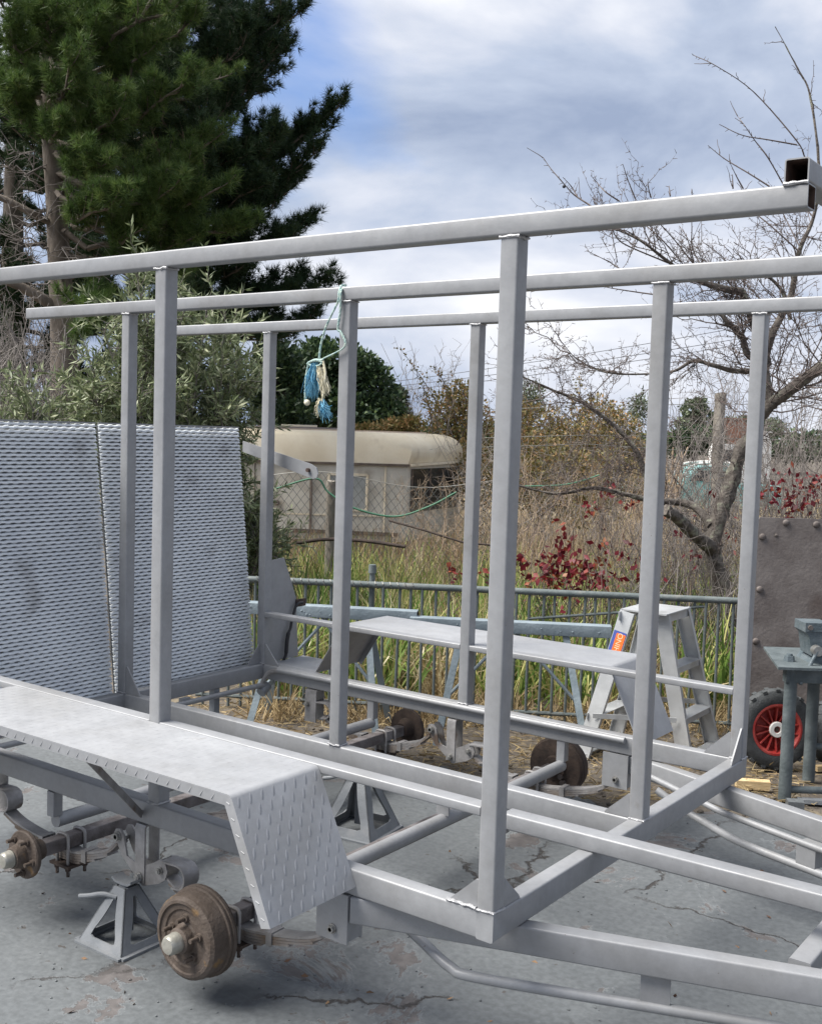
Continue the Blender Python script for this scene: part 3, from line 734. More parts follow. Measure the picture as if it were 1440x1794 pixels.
for yc, out in ((.025, -1), (WID+.025, 1)):
    rx, rz = -1.305, -.245                                  # rocker pivot
    xb1, zb1 = -1.212, -.203; xb2, zb2 = -1.414, -.142
    leaf_spring(AXX['front'], -.50, -.180, xb1+.02, zb1-.02, yc)
    leaf_spring(AXX['rear'], xb2, zb2-.012, -2.06, -.20, yc)
    h = u_hanger(rx, -.262, yc)
    bolt((rx, yc+out*.032, rz), out, parent=h)
    if out == 1: bolt((rx, yc-.032, rz), -1, parent=h)
    for s_ in (-1, 1):
        rk = tp('rocker_plate', lambda bm: prism(bm, [(xb2-.022, yc+s_*.020, zb2+.004), (xb2-.012, yc+s_*.020, zb2+.022), (xb2+.008, yc+s_*.020, zb2+.025), (xb2+.026, yc+s_*.020, zb2+.008), (xb2+.042, yc+s_*.020, zb2-.055), (rx, yc+s_*.020, rz+.03), (xb1-.03, yc+s_*.020, zb1+.018), (xb1-.004, yc+s_*.020, zb1+.034),
            (xb1+.022, yc+s_*.020, zb1+.026), (xb1+.032, yc+s_*.020, zb1+.003), (xb1+.022, yc+s_*.020, zb1-.025), (xb1-.008, yc+s_*.020, zb1-.045), (rx+.01, yc+s_*.020, rz-.03), (xb2+.02, yc+s_*.020, zb2-.062)], (0, s_*.007, 0)), 'grey_metal', smooth=0)
        bolt((xb1, yc+s_*.027, zb1), s_, .010, parent=rk); bolt((xb2, yc+s_*.027, zb2), s_, .013, parent=rk, ln=.010)
    tp('rocker_sleeve', lambda bm: cyl(bm, (rx, yc-.022, rz), (rx, yc+.022, rz), .022, .022, 18), 'axle_steel')
    slipper(xb1+.018, zb1+.0, yc)
    slipper(-2.10, -.165, yc)
    # front and rear hangers
    fh = tp('spring_hanger', lambda bm: (box(bm, -.565, -.455, yc-.033, yc-.027, -.212, -HR_-.001), box(bm, -.565, -.455, yc+.027, yc+.033, -.212, -HR_-.001), box(bm, -.46, -.455, yc-.027, yc+.027, -.205, -HR_-.001)), 'primer', smooth=0)
    bolt((-.505, yc-.0335, -.178), -1, .011, parent=fh, ln=.012); bolt((-.505, yc+.0335, -.178), 1, .011, parent=fh, ln=.012)
    rh = u_hanger(-2.13, -.235, yc, wide=.07); bolt((-2.15, yc-.032, -.15), -1, parent=rh)
# ---- drawbar
def yb(x): return .148 + .345*x
DZ = -HR_ - .002
for f in (lambda y: y, lambda y: WID + S - y):
    a, b = (-.455, f(yb(-.455)+.026)), (2.2, f(min(WID/2, yb(2.2)+.026)))
    o = tp('drawbar_rail', lambda bm: beam(bm, (a[0], a[1], DZ-.0375), (b[0], b[1], DZ-.0375), .05, .075, r=.006))
    tp('weld_bead', lambda bm: bead(bm, [(.012, f(yb(.012)-.001), DZ-.003), (.012, f(yb(.012)-.001), DZ-.07)], .004), 'weld', o)
tp('drawbar_cross_rail', lambda bm: beam(bm, (.625, yb(.625)+.052, DZ-.0255), (.625, WID+S-yb(.625)-.052, DZ-.0255), .055, .05, r=.006))
cb = tp('tow_beam', lambda bm: beam(bm, (-.30, .562, .0255), (2.3, .60, .0255), .06, .05, r=.006, hollow=.003, mi=1), ['primer', 'tube_inside'])
tp('hitch_pin', lambda bm: (pipe(bm, [(-.315, .52, .005), (-.315, .60, .02)], .009, 10), box(bm, -.307, -.301, .535, .575, -.02, .045)), 'grey_metal', cb)
def bent(pts, r, nm='side_pipe'):
    return tp(nm, lambda bm: pipe(bm, smooth_path(pts, 6), r, 14), 'primer')
np_ = bent([(-.40, .13, -.158), (-.30, .125, -.20), (-.19, .105, -.232), (-.10, .116, -.238), (.323, .27, -.238), (.70, .41, -.238), (1.2, .585, -.238)], .0145)
tp('pipe_bracket', lambda bm: prism(bm, [(.285, .252, DZ-.0755), (.355, .276, DZ-.0755), (.355, .276, -.226), (.285, .252, -.226)], (-.02, .052, 0)), 'primer', np_, smooth=0)
fp_ = bent([(-.30, WID+S-.125, -.16), (-.19, WID+S-.118, -.215), (-.10, WID+S-.135, -.238), (.09, 1.545, -.238), (.39, 1.44, -.238), (1.2, 1.16, -.238)], .0145)
tp('pipe_bracket', lambda bm: prism(bm, [(.30, 1.46, DZ-.0755), (.37, 1.437, DZ-.0755), (.37, 1.437, -.226), (.30, 1.46, -.226)], (.02, .05, 0)), 'primer', fp_, smooth=0)
tp('brace_rod', lambda bm: pipe(bm, [(-.50, 1.79, -.12), (.0, 1.578, -.155), (.60, 1.36, -.155), (1.2, 1.14, -.155)], .012, 12), 'primer')

# ---- folding ramps of expanded mesh behind the rear cross rail
def ramp_panel(ya, yb_, back):
    foot, head = V(-2.520 - back, 0, -.030), V(-2.662 - back, 0, 1.180)
    vdir = nrm(head - foot); H = np.linalg.norm(head - foot); nd = nrm(np.cross((0, 1, 0), vdir)); nd = nd if nd[0] > 0 else -nd
    root = tp('ramp', lambda bm: [beam(bm, foot + V(0, y, 0) - nd*.035, head + V(0, y, 0) - nd*.035, .025, .03, up=(0, 1, 0), r=0) for y in (ya+.10, (ya+yb_)/2, yb_-.10)], 'stand_paint', smooth=0)
    pitch, h = .0466, .0162; nc = int((yb_-ya)/(pitch/2)); nr = int(H/h)
    V_, F_ = [], []
    for i in range(nr):
        wob = rng.normal()*.0003
        for k in range(nc+1):
            yk = ya + (yb_-ya)*k/nc; sg = 1 if (i + k) % 2 else -1
            for dk in ((-.15, .15)):
                yy = min(max(yk + dk*pitch, ya), yb_)
                bow = .0015*math.sin(yk*7+i*.05)
                c = foot + vdir*(i*h + .012 + sg*h*.095 + wob) + V(0, yy, 0) + nd*bow
                for t, o_ in ((-.0065, .0046), (.0067, -.0046)):
                    V_.append(c + vdir*t + nd*o_); V_.append(c + vdir*t + nd*(o_-.003))
        base = i*(nc+1)*8
        for s_ in range((nc+1)*2 - 1):
            a = base + s_*4; b = a + 4
            F_ += [(a, b, b+2, a+2), (a+1, a+3, b+3, b+1), (a, a+1, b+1, b), (a+2, b+2, b+3, a+3)]
    f = np.array(F_).ravel()
    np_mesh('expanded_mesh', V_, f, np.full(len(F_), 4), 'mesh_primer', root, TB)
    tp('added_gap_backing', lambda bm: prism(bm, [foot + V(0, ya+.004, 0) - nd*.016, foot + V(0, yb_-.004, 0) - nd*.016, head + V(0, yb_-.004, 0) - nd*.016, head + V(0, ya+.004, 0) - nd*.016], -nd*.002), 'stand_paint', root, smooth=0)  # added sheet, there only to make the mesh openings look dark
    tp('edge_strip', lambda bm: beam(bm, head + V(0, ya, 0) + vdir*.004, head + V(0, yb_, 0) + vdir*.004, .008, .006, up=vdir, r=0), 'primer', root, smooth=0)
ramp_panel(0.0, .868, 0.0)
ramp_panel(.907, 1.785, 0.030)
tp('seam_shade_strip', lambda bm: beam(bm, (-2.615, .885, -.03), (-2.755, .885, 1.17), .05, .03, up=(0, 1, 0), r=.003), 'tube_inside')  # added dark strip, paints the shade in the seam between the ramps
tp('ramp_latch', lambda bm: prism(bm, [(-2.72, 1.845, 1.115), (-2.25, 1.845, 1.015), (-2.215, 1.845, .998), (-2.203, 1.845, .970), (-2.212, 1.845, .948), (-2.235, 1.845, .942), (-2.72, 1.845, 1.06)], (0, .006, 0)), smooth=0)
tp('latch_bolt', lambda bm: cyl(bm, (-2.262, 1.83, .985), (-2.262, 1.845, .985), .010, .010, 10), 'tube_inside')

# ================================================================== ROPE
def rope():
    t = thing('rope', 'frayed teal and blue rope knotted over the middle top rail', 'rope', (-1.29, MID-.01, GROUND+ZT+S))
    base = (0, 0, GROUND)
    y = MID - .012; x0 = -1.285
    def rp(bm, pts, r):
        P = smooth_path(pts, 7)
        for ph in (0, 2.1, 4.2):
            Q = []
            for i, q in enumerate(P):
                a = i*1.1 + ph; Q.append(q + V(math.cos(a)*r*.55, math.sin(a)*r*.5, math.sin(a+1)*r*.3))
            pipe(bm, Q, r*.62, 6)
    # tracing of the loop in the plane of the rail's near face
    def on(px, py, dy=0.0):
        d = FWD + RIGHT*(px-720)/FOC + DOWN*(py-897)/FOC
        q = CAM + d*((y + dy - CAM[1])/d[1]); return q - V(0, 0, GROUND)
    one('loop', lambda bm: rp(bm, [on(606, 500, .055), on(598, 500, .02), on(594, 512), on(592, 528), on(572, 570), on(562, 605), on(560, 632), on(568, 627), on(598, 612), on(605, 600), on(597, 582), on(592, 575), on(596, 545), on(597, 512), on(603, 502, .03)], .0045), 'rope_teal', t, base)
    one('knot', lambda bm: (rp(bm, [on(543, 634), on(552, 630), on(565, 634), on(556, 641), on(546, 640), on(540, 636), on(548, 632), on(566, 630)], .006),), 'rope_teal', t, base)
    one('tail', lambda bm: rp(bm, [on(541, 634), on(537, 655), on(535, 680), on(535, 702)], .004), 'rope_teal', t, base)
    one('tail', lambda bm: rp(bm, [on(566, 632), on(570, 655), on(567, 680), on(563, 712), on(558, 722)], .0042), 'rope_cream', t, base)
    one('knot_end', lambda bm: bmesh.ops.create_icosphere(bm, subdivisions=2, radius=.012, matrix=Matrix.Translation(Vector(on(538, 705)))), 'rope_cream', t, base)
    def fray(name, top, bot, spread, n, m):
        top, bot = on(*top), on(*bot); P = np.repeat(top[None], n, 0) + rng.normal(size=(n, 3))*.006
        E_ = np.repeat(bot[None], n, 0) + rng.normal(size=(n, 3))*np.array([spread, spread*.6, .012])
        segs = []
        for a, b in zip(P, E_):
            mid = (a+b)/2 + rng.normal(size=3)*.006
            segs += [[*a, *mid, .0016, .0013], [*mid, *b, .0013, .0007]]
        tubes(name, segs, m, t, sides=3, base=base)
    fray('fray', (550, 640), (546, 690), .018, 150, 'rope_blue')
    fray('fray', (560, 645), (570, 685), .012, 60, 'rope_cream')
    fray('fray', (565, 706), (572, 728), .013, 90, 'rope_blue')
    fray('fray', (562, 700), (557, 724), .008, 30, 'rope_cream')
rope()

# ================================================================== AXLE STANDS
def axle_stand(loc, rz, b, h, label):
    t = thing('axle_stand', label, 'axle stand', (loc[0], loc[1], 0), 'axle stands under the trailer')
    t.rotation_euler = (0, 0, rz)
    sk = bpy.data.objects.new  # noqa
    top = .028; N = 40
    def side(bm, k):
        a = rz*0 + math.pi/2*k
        c, s_ = math.cos(a), math.sin(a)
        def P(u, z, inn=0.0):
            half = b/2 + (top - b/2)*z/h
            x, y = u*half, -half + inn
            return V(c*x - s_*y, s_*x + c*y, z)
        outer = [(-1, 0), (1, 0), (1, h), (-1, h)]; inner = [(-.70, h*.15), (.70, h*.15), (.16, h*.86), (-.16, h*.86)]
        def sample(poly, n):
            Q = []
            for i in range(4):
                for k2 in range(n):
                    t_ = k2/n; p, q = poly[i], poly[(i+1) % 4]; Q.append((p[0]+(q[0]-p[0])*t_, p[1]+(q[1]-p[1])*t_))
            return Q
        inn = sample(inner, 6)
        inn = [((inn[i-1][0]+inn[i][0]*2+inn[(i+1) % 24][0])/4, (inn[i-1][1]+inn[i][1]*2+inn[(i+1) % 24][1])/4) for i in range(24)]
        out = sample(outer, 6)
        for e in (0, .004):
            pass
        o0 = [bm.verts.new(P(u, z)) for u, z in out]; i0 = [bm.verts.new(P(u, z)) for u, z in inn]
        o1 = [bm.verts.new(P(u, z, .005)) for u, z in out]; i1 = [bm.verts.new(P(u, z, .005)) for u, z in inn]
        for i in range(24):
            j = (i+1) % 24
            bm.faces.new((o0[i], o0[j], i0[j], i0[i])); bm.faces.new((o1[j], o1[i], i1[i], i1[j]))
            bm.faces.new((i0[i], i0[j], i1[j], i1[i])); bm.faces.new((o0[j], o0[i], o1[i], o1[j]))
    def body(bm):
        for k in range(4): side(bm, k)
    def mk(name, fn, m='stand_paint', **kk):
        o = one(name, fn, m, None, (0, 0, 0), **kk); o.parent = t; OFF[o.name] = OFF[t.name]; return o
    mk('base', body, smooth=0)
    mk('flange', lambda bm: [beam(bm, (sx*b/2, -b/2, .004), (sx*b/2, b/2, .004), .022, .008, r=0) for sx in (-1, 1)] + [beam(bm, (-b/2, sy*b/2, .004), (b/2, sy*b/2, .004), .022, .007, r=0) for sy in (-1, 1)], smooth=0)
    mk('column', lambda bm: beam(bm, (0, 0, .03), (0, 0, h+.008), .036, .036, up=(0, 1, 0), r=.004))
    mk('saddle', lambda bm: strap(bm, [(-.045, 0, h+.022), (-.03, 0, h+.012), (0, 0, h+.010), (.03, 0, h+.012), (.045, 0, h+.022)], (0, .045, 0), .007))
    mk('handle', lambda bm: pipe(bm, smooth_path([(.0, -.035, h-.03), (-.05, -.05, h-.028), (-.10, -.066, h-.042), (-.135, -.075, h-.05)], 5), .008, 10))
    return t
axle_stand((-1.335, -.032), 0, .212, .178, 'grey steel axle stand on the slab behind the nearest rusty brake drum')
axle_stand((-1.385, 1.215), R(8), .25, .262, 'grey steel axle stand standing alone under the middle of the trailer deck')

# ================================================================== LOW PICKET FENCE
def picket_fence():
    a, b = V(-3.42, 2.205, 0), V(.55, 4.52, 0); d = nrm(b-a); H = .755
    t = thing('picket_fence', 'low grey painted steel fence with round pickets in front of the long grass', 'fence', tuple((a+b)/2))
    one('top_rail', lambda bm: pipe(bm, [a + V(0, 0, H), b + V(0, 0, H)], .019, 14), 'fence_paint', t)
    def wrap(bm):
        P = []
        for k in range(150):
            q = a + d*(.35 + k*.0062) + V(0, 0, H); an = k*.9
            P.append(q + (V(0, 0, 1)*math.cos(an) + np.cross(d, (0, 0, 1))*math.sin(an))*.021)
        pipe(bm, P, .003, 5)
    one('wire_wrap', wrap, 'wire', t)
    L = np.linalg.norm(b-a); n = int(L/.0755)
    first = None
    pp = spot(655, 6.4); ppd = (pp - a) @ d
    for k in range(n+1):
        s_ = ppd + (k - int(ppd/.0755))*.0755
        if not 0 <= s_ <= L or abs(s_-ppd) < .03: continue
        q = a + d*s_ + V(rng.normal()*.002, rng.normal()*.002, 0)
        if first is None: first = one('picket', lambda bm: cyl(bm, (0, 0, .0), (0, 0, H-.012), .0085, .0085, 8), 'fence_paint', t, tuple(q))
        else:
            o = same('picket', first, t, tuple(q)); o.rotation_euler = (rng.normal()*.008, rng.normal()*.008, 0)
    q = a + d*ppd
    po = one('fence_post', lambda bm: cyl(bm, q + V(*(-.025*np.cross(d, (0, 0, 1)))) , q + V(*(-.025*np.cross(d, (0, 0, 1)))) + V(0, 0, .84), .017, .017, 14), 'fence_paint', t)
    one('post_cap', lambda bm: cyl(bm, q + V(*(-.025*np.cross(d, (0, 0, 1)))) + V(0, 0, .82), q + V(*(-.025*np.cross(d, (0, 0, 1)))) + V(0, 0, .868), .024, .021, 14), 'fence_paint', po)
    one('bottom_rail', lambda bm: pipe(bm, [a + V(0, 0, .06), b + V(0, 0, .06)], .012, 8), 'fence_paint', t)
    one('brace', lambda bm: pipe(bm, [a + d*1.93 + V(0, 0, .60), a + d*2.9 + V(0, 0, .715)], .008, 8), 'fence_paint', t)
picket_fence()

# ================================================================== SAWHORSES
def sawhorse(p0, p1, top, label, legs):
    p0, p1 = V(*p0), V(*p1); d = nrm(p1-p0); s_ = V(d[1], -d[0], 0)     # s_ points to the camera side
    if s_ @ HF > 0: s_ = -s_
    c = (p0+p1)/2
    t = thing('sawhorse', label, 'sawhorse', (c[0], c[1], 0), 'blue grey steel sawhorses')
    up = V(0, 0, 1)
    one('top_beam', lambda bm: beam(bm, p0 + up*(top-.032), p1 + up*(top-.032), .075, .064, r=.004, hollow=.005, mi=1), ['saw_paint', 'tube_inside'], t)
    for f in legs:
        q = p0 + (p1-p0)*f; o = (f-.5)*.22*d
        for sd_ in (1, -1):
            one('leg', lambda bm: beam(bm, q + s_*sd_*.02 + up*(top-.065), q + s_*sd_*.20 + o*2 + up*.0, .036, .008, up=s_, r=0), 'saw_paint', t, smooth=0)
        one('spreader', lambda bm: beam(bm, q + s_*.135 + o*1.3 + up*.2, q - s_*.135 + o*1.3 + up*.2, .006, .03, r=0), 'saw_paint', t, smooth=0)
        one('leg_brace', lambda bm: pipe(bm, [q + d*(.26 if f < .5 else -.26) + up*(top-.066), q + o*1.2 + up*.22], .009, 8), 'saw_paint', t)
    for i in range(14):
        f = random.random(); zz = random.uniform(.02, .05)
        q = p0 + (p1-p0)*f + s_*.0375 + up*(top-zz)
        one('weld_spatter', lambda bm: bmesh.ops.create_icosphere(bm, subdivisions=1, radius=random.uniform(.003, .006), matrix=Matrix.Translation(Vector(q))), 'saw_paint', t)
sawhorse((-2.95, 2.115, 0), (-2.09, 2.565, 0), .675, 'blue grey sawhorse nearest the mesh ramp with an open channel end', (.22, .72))
sawhorse((-2.105, 2.52, 0), (-1.185, 3.06, 0), .648, 'blue grey sawhorse with weld spattered beam ending behind the stepladder', (.26, .78))

# ================================================================== STEPLADDER
def stepladder():
    LN, RN, RF = gp(1018, 1327), gp(1200, 1338), gp(1250, 1308)
    c = (LN + RF)/2; Wd = RF - RN; Sd = RN - LN; LF = LN + Wd
    h = .755
    t = thing('stepladder', 'short double sided aluminium stepladder with an orange sticker by the fence', 'ladder', (c[0], c[1], 0))
    wd, sd_ = nrm(Wd), nrm(Sd)
    tw = np.linalg.norm(Wd)
    topc = c + V(0, 0, h)
    tl, tr = topc - sd_*.085, topc + sd_*.085
    # stiles: two per flight
    st = []
    for foot0, head, sgn in ((LN, tl, -1), (RN, tr, 1)):
        for k in (0, 1):
            f = foot0 + Wd*k; hd = head + wd*(tw*.36)*(1 if k else -1)
            axis = nrm(hd - f)
            face = nrm(np.cross(axis, wd))
            out = wd*(1 if k else -1)
            o = one('stile', lambda bm: (beam(bm, f, hd, .078, .004, up=out, r=0), beam(bm, f + face*.037 - out*.012, hd + face*.037 - out*.012, .004, .024, up=out, r=0), beam(bm, f - face*.037 - out*.012, hd - face*.037 - out*.012, .004, .024, up=out, r=0)), 'alu', t, smooth=0)
            st.append((f, hd, o, face, out))
    for a, b in ((0, 1), (2, 3)):
        for fr in (.30, .64):
            q0 = st[a][0] + (st[a][1]-st[a][0])*fr; q1 = st[b][0] + (st[b][1]-st[b][0])*fr
            one('tread', lambda bm: (beam(bm, q0, q1, .085, .004, r=0), beam(bm, q0 + sd_*.04*(1 if a else -1) - V(0, 0, .016), q1 + sd_*.04*(1 if a else -1) - V(0, 0, .016), .004, .032, r=0)), 'alu', t, smooth=0)
        one('foot_strap', lambda bm: beam(bm, st[a][0] + V(0, 0, .02), st[b][0] + V(0, 0, .02), .06, .004, r=0), 'alu', t, smooth=0)
    q0 = topc - wd*tw*.39; q1 = topc + wd*tw*.39
    one('top_cap', lambda bm: (beam(bm, q0 + V(0, 0, .003), q1 + V(0, 0, .003), .25, .008, r=.002), beam(bm, q0 + sd_*.122 - V(0, 0, .022), q1 + sd_*.122 - V(0, 0, .022), .004, .045, r=0), beam(bm, q0 - sd_*.122 - V(0, 0, .022), q1 - sd_*.122 - V(0, 0, .022), .004, .045, r=0)), 'alu', t, smooth=30)
    # folding spreader bars low down
    for k, z in ((0, .22), (1, .24)):
        a_, b_ = st[0+k][0], st[2+k][0]; fr = z/h
        q0 = a_ + (st[0+k][1]-a_)*fr; q1 = b_ + (st[2+k][1]-b_)*fr
        one('spreader_bar', lambda bm: beam(bm, q0 - wd*.02*(1-2*k), q1 - wd*.02*(1-2*k), .006, .025, r=0), 'alu', t, smooth=0)
    # sticker on the wide face of the nearest stile
    f, hd, o, face, out = st[0]
    ax = nrm(hd - f); L = np.linalg.norm(hd-f)
    nd = out if out @ HF < 0 else -out
    cc = f + ax*L*.775 + nd*.0035
    side = nrm(np.cross(ax, nd)); side = side if side @ HR > 0 else -side
    def patch(bm, cx, w, l, z): prism(bm, [cc + side*(cx + a*w/2) + ax*(b*l/2) + nd*z for a, b in ((-1, -1), (1, -1), (1, 1), (-1, 1))], nd*.0006)
    s1 = one('sticker', lambda bm: patch(bm, 0, .070, .14, 0), 'sticker_blue', t, smooth=0)
    one('sticker_panel', lambda bm: patch(bm, .008, .050, .118, .0008), 'sticker_orange', s1, smooth=0)
    cu = bpy.data.curves.new('sticker_lettering', 'FONT'); cu.body = 'RHINO'; cu.align_x = 'CENTER'; cu.align_y = 'CENTER'; cu.size = .040; cu.extrude = .0003
    cu.materials.append(MATS['sticker_text'])
    tmp = bpy.data.objects.new('tmp_lettering', cu); COL.objects.link(tmp); bpy.context.view_layer.update()
    lm = bpy.data.meshes.new_from_object(tmp.evaluated_get(bpy.context.evaluated_depsgraph_get())); bpy.data.objects.remove(tmp)
    tx = bpy.data.objects.new('sticker_lettering', lm); COL.objects.link(tx); tx.parent = s1
    M = Matrix((ax, -side, nrm(np.cross(ax, -side)))).transposed().to_4x4()
    if (Vector(np.cross(ax, -side)) @ Vector(nd)) < 0: M = Matrix((ax, side, nd)).transposed().to_4x4()
    tx.matrix_local = Matrix.Translation(Vector(cc + side*.008 + nd*.0022)) @ M
    OFF[tx.name] = V(0, 0, 0)
stepladder()

# ================================================================== BENCH, VICE, PLATE, WHEELS
def bench():
    f1, f2 = gp(1374, 1402), gp(1416, 1368)
    bx, by = nrm(V(HR[0], HR[1], 0)), nrm(V(HF[0], HF[1], 0))
    c = f1 + bx*.28 + by*.2
    t = thing('workbench', 'dark grey steel workbench with pipe legs under the vice', 'workbench', (c[0], c[1], 0))
    H = .62
    corner = f1 - bx*.085 - by*.07
    one('bench_top', lambda bm: prism(bm, [corner + V(0, 0, H), corner + bx*.9 + V(0, 0, H), corner + bx*.9 + by*.5 + V(0, 0, H), corner + by*.5 + bx*.09 + V(0, 0, H)], (0, 0, .012)), 'bench_paint', t, smooth=0)
    one('apron', lambda bm: beam(bm, f1 - bx*.03 + V(0, 0, H-.035), f1 + bx*.8 + V(0, 0, H-.035), .05, .068, r=.003), 'bench_paint', t)
    for q in (f1, f2, f1 + bx*.75, f2 + bx*.7):
        one('leg', lambda bm: cyl(bm, q, q + V(0, 0, H-.001), .029, .029, 18), 'bench_paint', t)
    one('stretcher', lambda bm: cyl(bm, f1 + V(0, 0, .05), f1 + bx*.75 + V(0, 0, .05), .017, .017, 12), 'bench_paint', t)
    one('stretcher', lambda bm: cyl(bm, f2 + V(0, 0, .17), f2 + bx*.7 + V(0, 0, .17), .017, .017, 12), 'bench_paint', t)
    # vice on the bench
    o = corner + bx*.15 + by*.13 + V(0, 0, H+.012)
    v = thing('bench_vice', 'worn dark grey bench vice bolted on the workbench', 'vice', tuple(o))
    def pr(name, poly, y0, y1, m='vise_paint', parent=v):   # outline in (bx, up), extruded along by
        one(name, lambda bm: prism(bm, [o + bx*a + V(0, 0, b_) + by*y0 for a, b_ in poly], by*(y1-y0)), m, parent, smooth=0)
    pr('vice_base', [(.03, 0), (.33, 0), (.31, .03), (.05, .03)], -.02, .16)
    fj = [(.035, .035), (.095, .035), (.10, .10), (.115, .14), (.115, .185), (.0, .185), (.0, .145), (.02, .125), (.025, .09)]
    pr('front_jaw', fj, -.03, .12)
    pr('slide', [(.09, .05), (.36, .05), (.36, .105), (.09, .105)], .01, .09)
    pr('rear_jaw', [(.15, .03), (.36, .03), (.36, .12), (.24, .15), (.21, .185), (.135, .185), (.13, .13)], -.03, .13)
    pr('jaw_plate', [(-.004, .15), (.12, .15), (.12, .190), (-.004, .190)], -.038, -.031, 'vise_paint')
    for a in (.018, .098):
        q = o + bx*a + V(0, 0, .168) - by*.038
        one('jaw_screw', lambda bm: cyl(bm, q, q - by*.007, .012, .011, 12), 'bolt_rust', v)
    q = o + bx*.05 + V(0, 0, .065) - by*.03
    one('screw_head', lambda bm: cyl(bm, q, q - by*.04, .025, .023, 18), 'bright_steel', v)
    one('handle', lambda bm: (pipe(bm, [q - by*.03 + bx*.008 + V(0, 0, .02), q - by*.045 - bx*.075 + V(0, 0, -.145)], .0085, 12), bmesh.ops.create_icosphere(bm, subdivisions=2, radius=.012, matrix=Matrix.Translation(Vector(q - by*.045 - bx*.075 + V(0, 0, -.145))))), 'vise_paint', v)
    k = o - bx*.05 + by*.02
    one('clamp_bolt', lambda bm: (cyl(bm, k, k + V(0, 0, .025), .026, .022, 6), cyl(bm, k + V(0, 0, .025), k + V(0, 0, .035), .015, .013, 10)), 'vise_paint', v)
    rag = thing('leather_strap', 'tan strap hanging over the rear jaw of the vice', 'strap', tuple(o + bx*.2 + V(0, 0, .185)))
    one('strap_band', lambda bm: strap(bm, [o + bx*a + V(0, 0, z) - by*.0 for a, z in ((.14, .190), (.20, .196), (.26, .185), (.33, .15))], by*.06, .005), 'far_yellow', rag)
bench()
def bolted_plate():
    d0 = 5.93
    p = spot(1331, d0); bx = nrm(HR); lean = V(HF[0], HF[1], 0)
    t = thing('steel_plate', 'brown rusty steel plate with dome bolts standing behind the workbench', 'steel plate', tuple(p + bx*.5))
    H = 1.235
    def q(a, z, e=0.0): return p + bx*a + V(0, 0, z) + lean*(.10*z/H) - lean*e
    one('sheet', lambda bm: prism(bm, [q(-.01, 0), q(1.1, 0), q(1.1, H), q(.035, H), q(.012, H-.03)], lean*.012), 'plate_rust', t, smooth=0)
    first = None
    for a, z, rr in ((.176, 1.21, 1), (.05, 1.13, 1), (.043, .846, 1), (.030, .566, 1), (.125, 1.14, .5), (.34, 1.205, 1)):
        c = q(a, z, .0)
        one('dome_bolt', lambda bm: lathe(bm, c, -lean, [(0, .019*rr), (.007*rr, .018*rr), (.012*rr, .012*rr), (.014*rr, 0)], 14), 'bolt_rust', t, smooth=60)
bolted_plate()
def red_wheel(name, c, n, r, label, m, hubm):
    t = thing(name, label, 'wheel', (c[0], c[1], 0), 'pneumatic wheels behind the workbench'); n = nrm(n)
    w = .085
    one('tyre', lambda bm: lathe(bm, c, n, [(-.02, r*.63), (.0, r*.62), (w*.45, r*.64), (w*.5, r*.72), (w*.46, r*.88), (w*.34, r*.965), (w*.1, r), (-w*.1, r), (-w*.34, r*.965), (-w*.46, r*.88), (-w*.5, r*.72), (-w*.45, r*.64), (-.02, r*.63)], 48), 'rubber', t, smooth=40)
    s_ = nrm(np.cross(n, (0, 0, 1))); u = np.cross(s_, n)
    for k in range(36):
        a = 2*math.pi*k/36; e = s_*math.cos(a) + u*math.sin(a); tg = np.cross(n, e)
        one('tread_block', lambda bm: beam(bm, c + e*(r-.006) + n*(.003 if k % 2 else -.036), c + e*(r-.006) + n*(.036 if k % 2 else -.003), .022, .014, up=e, r=.002), 'rubber', t, smooth=0)
    if m:
        rm = one('rim', lambda bm: lathe(bm, c, n, [(-.03, r*.2), (-.01, r*.2), (-.012, r*.45), (.012, r*.53), (.034, r*.565), (.040, r*.60), (.040, r*.645), (.030, r*.65), (-.03, r*.64)], 48), m, t, smooth=40)
        for k in range(14):
            a = 2*math.pi*(k+.5)/14; e = s_*math.cos(a) + u*math.sin(a)
            one('rib', lambda bm: beam(bm, c + e*r*.16 + n*.004, c + e*r*.565 + n*.022, .006, .028, up=n, r=0), m, rm, smooth=0)
        one('hub_boss', lambda bm: lathe(bm, c, n, [(-.02, r*.2), (.022, r*.19), (.03, r*.13), (.03, r*.05)], 24), m, rm)
        one('bearing_ring', lambda bm: lathe(bm, c, n, [(.024, r*.085), (.036, r*.085), (.038, r*.095), (.038, r*.185), (.035, r*.195), (.024, r*.195)], 28), hubm, rm)
        one('axle_stub', lambda bm: cyl(bm, c, c + n*.034, r*.07, r*.06, 14), 'dark_rust', rm)
cw = at(1356, 1282, 5.62); n_ = -HF + HR*.12 + V(0, 0, .06)
red_wheel('barrow_wheel', V(cw[0], cw[1], .203), n_, .202, 'grey tyred wheel with a red plastic rim beside the workbench leg', 'red_plastic', 'white_plastic')
cw2 = at(1452, 1300, 5.75)
red_wheel('spare_tyre', V(cw2[0], cw2[1], .175), nrm(-HF*.6 + HR*.8), .172, 'dark tyre in the shade under the workbench at the right edge', None, None)
def offcut(name, p, ln, w, h, rz, m, label, cat='timber'):
    o = thing(name, label, cat, tuple(p)); d = V(math.cos(rz), math.sin(rz), 0)
    s_ = V(-d[1], d[0], 0)
    def fn(bm):
        prism(bm, [p - d*ln/2 + s_*w*a + V(0, 0, b) for a, b in ((-.5, .0), (.5, .0), (.48, h*.8), (.2, h), (-.45, h*.9))], d*ln)
    one('block', fn, m, o, smooth=0)
offcut('timber_offcut', gp(1318, 1382, .0), .155, .05, .045, math.atan2(HR[1], HR[0])-.12, 'sawn_wood', 'pale split timber offcut on the dirt at the foot of the cage corner')
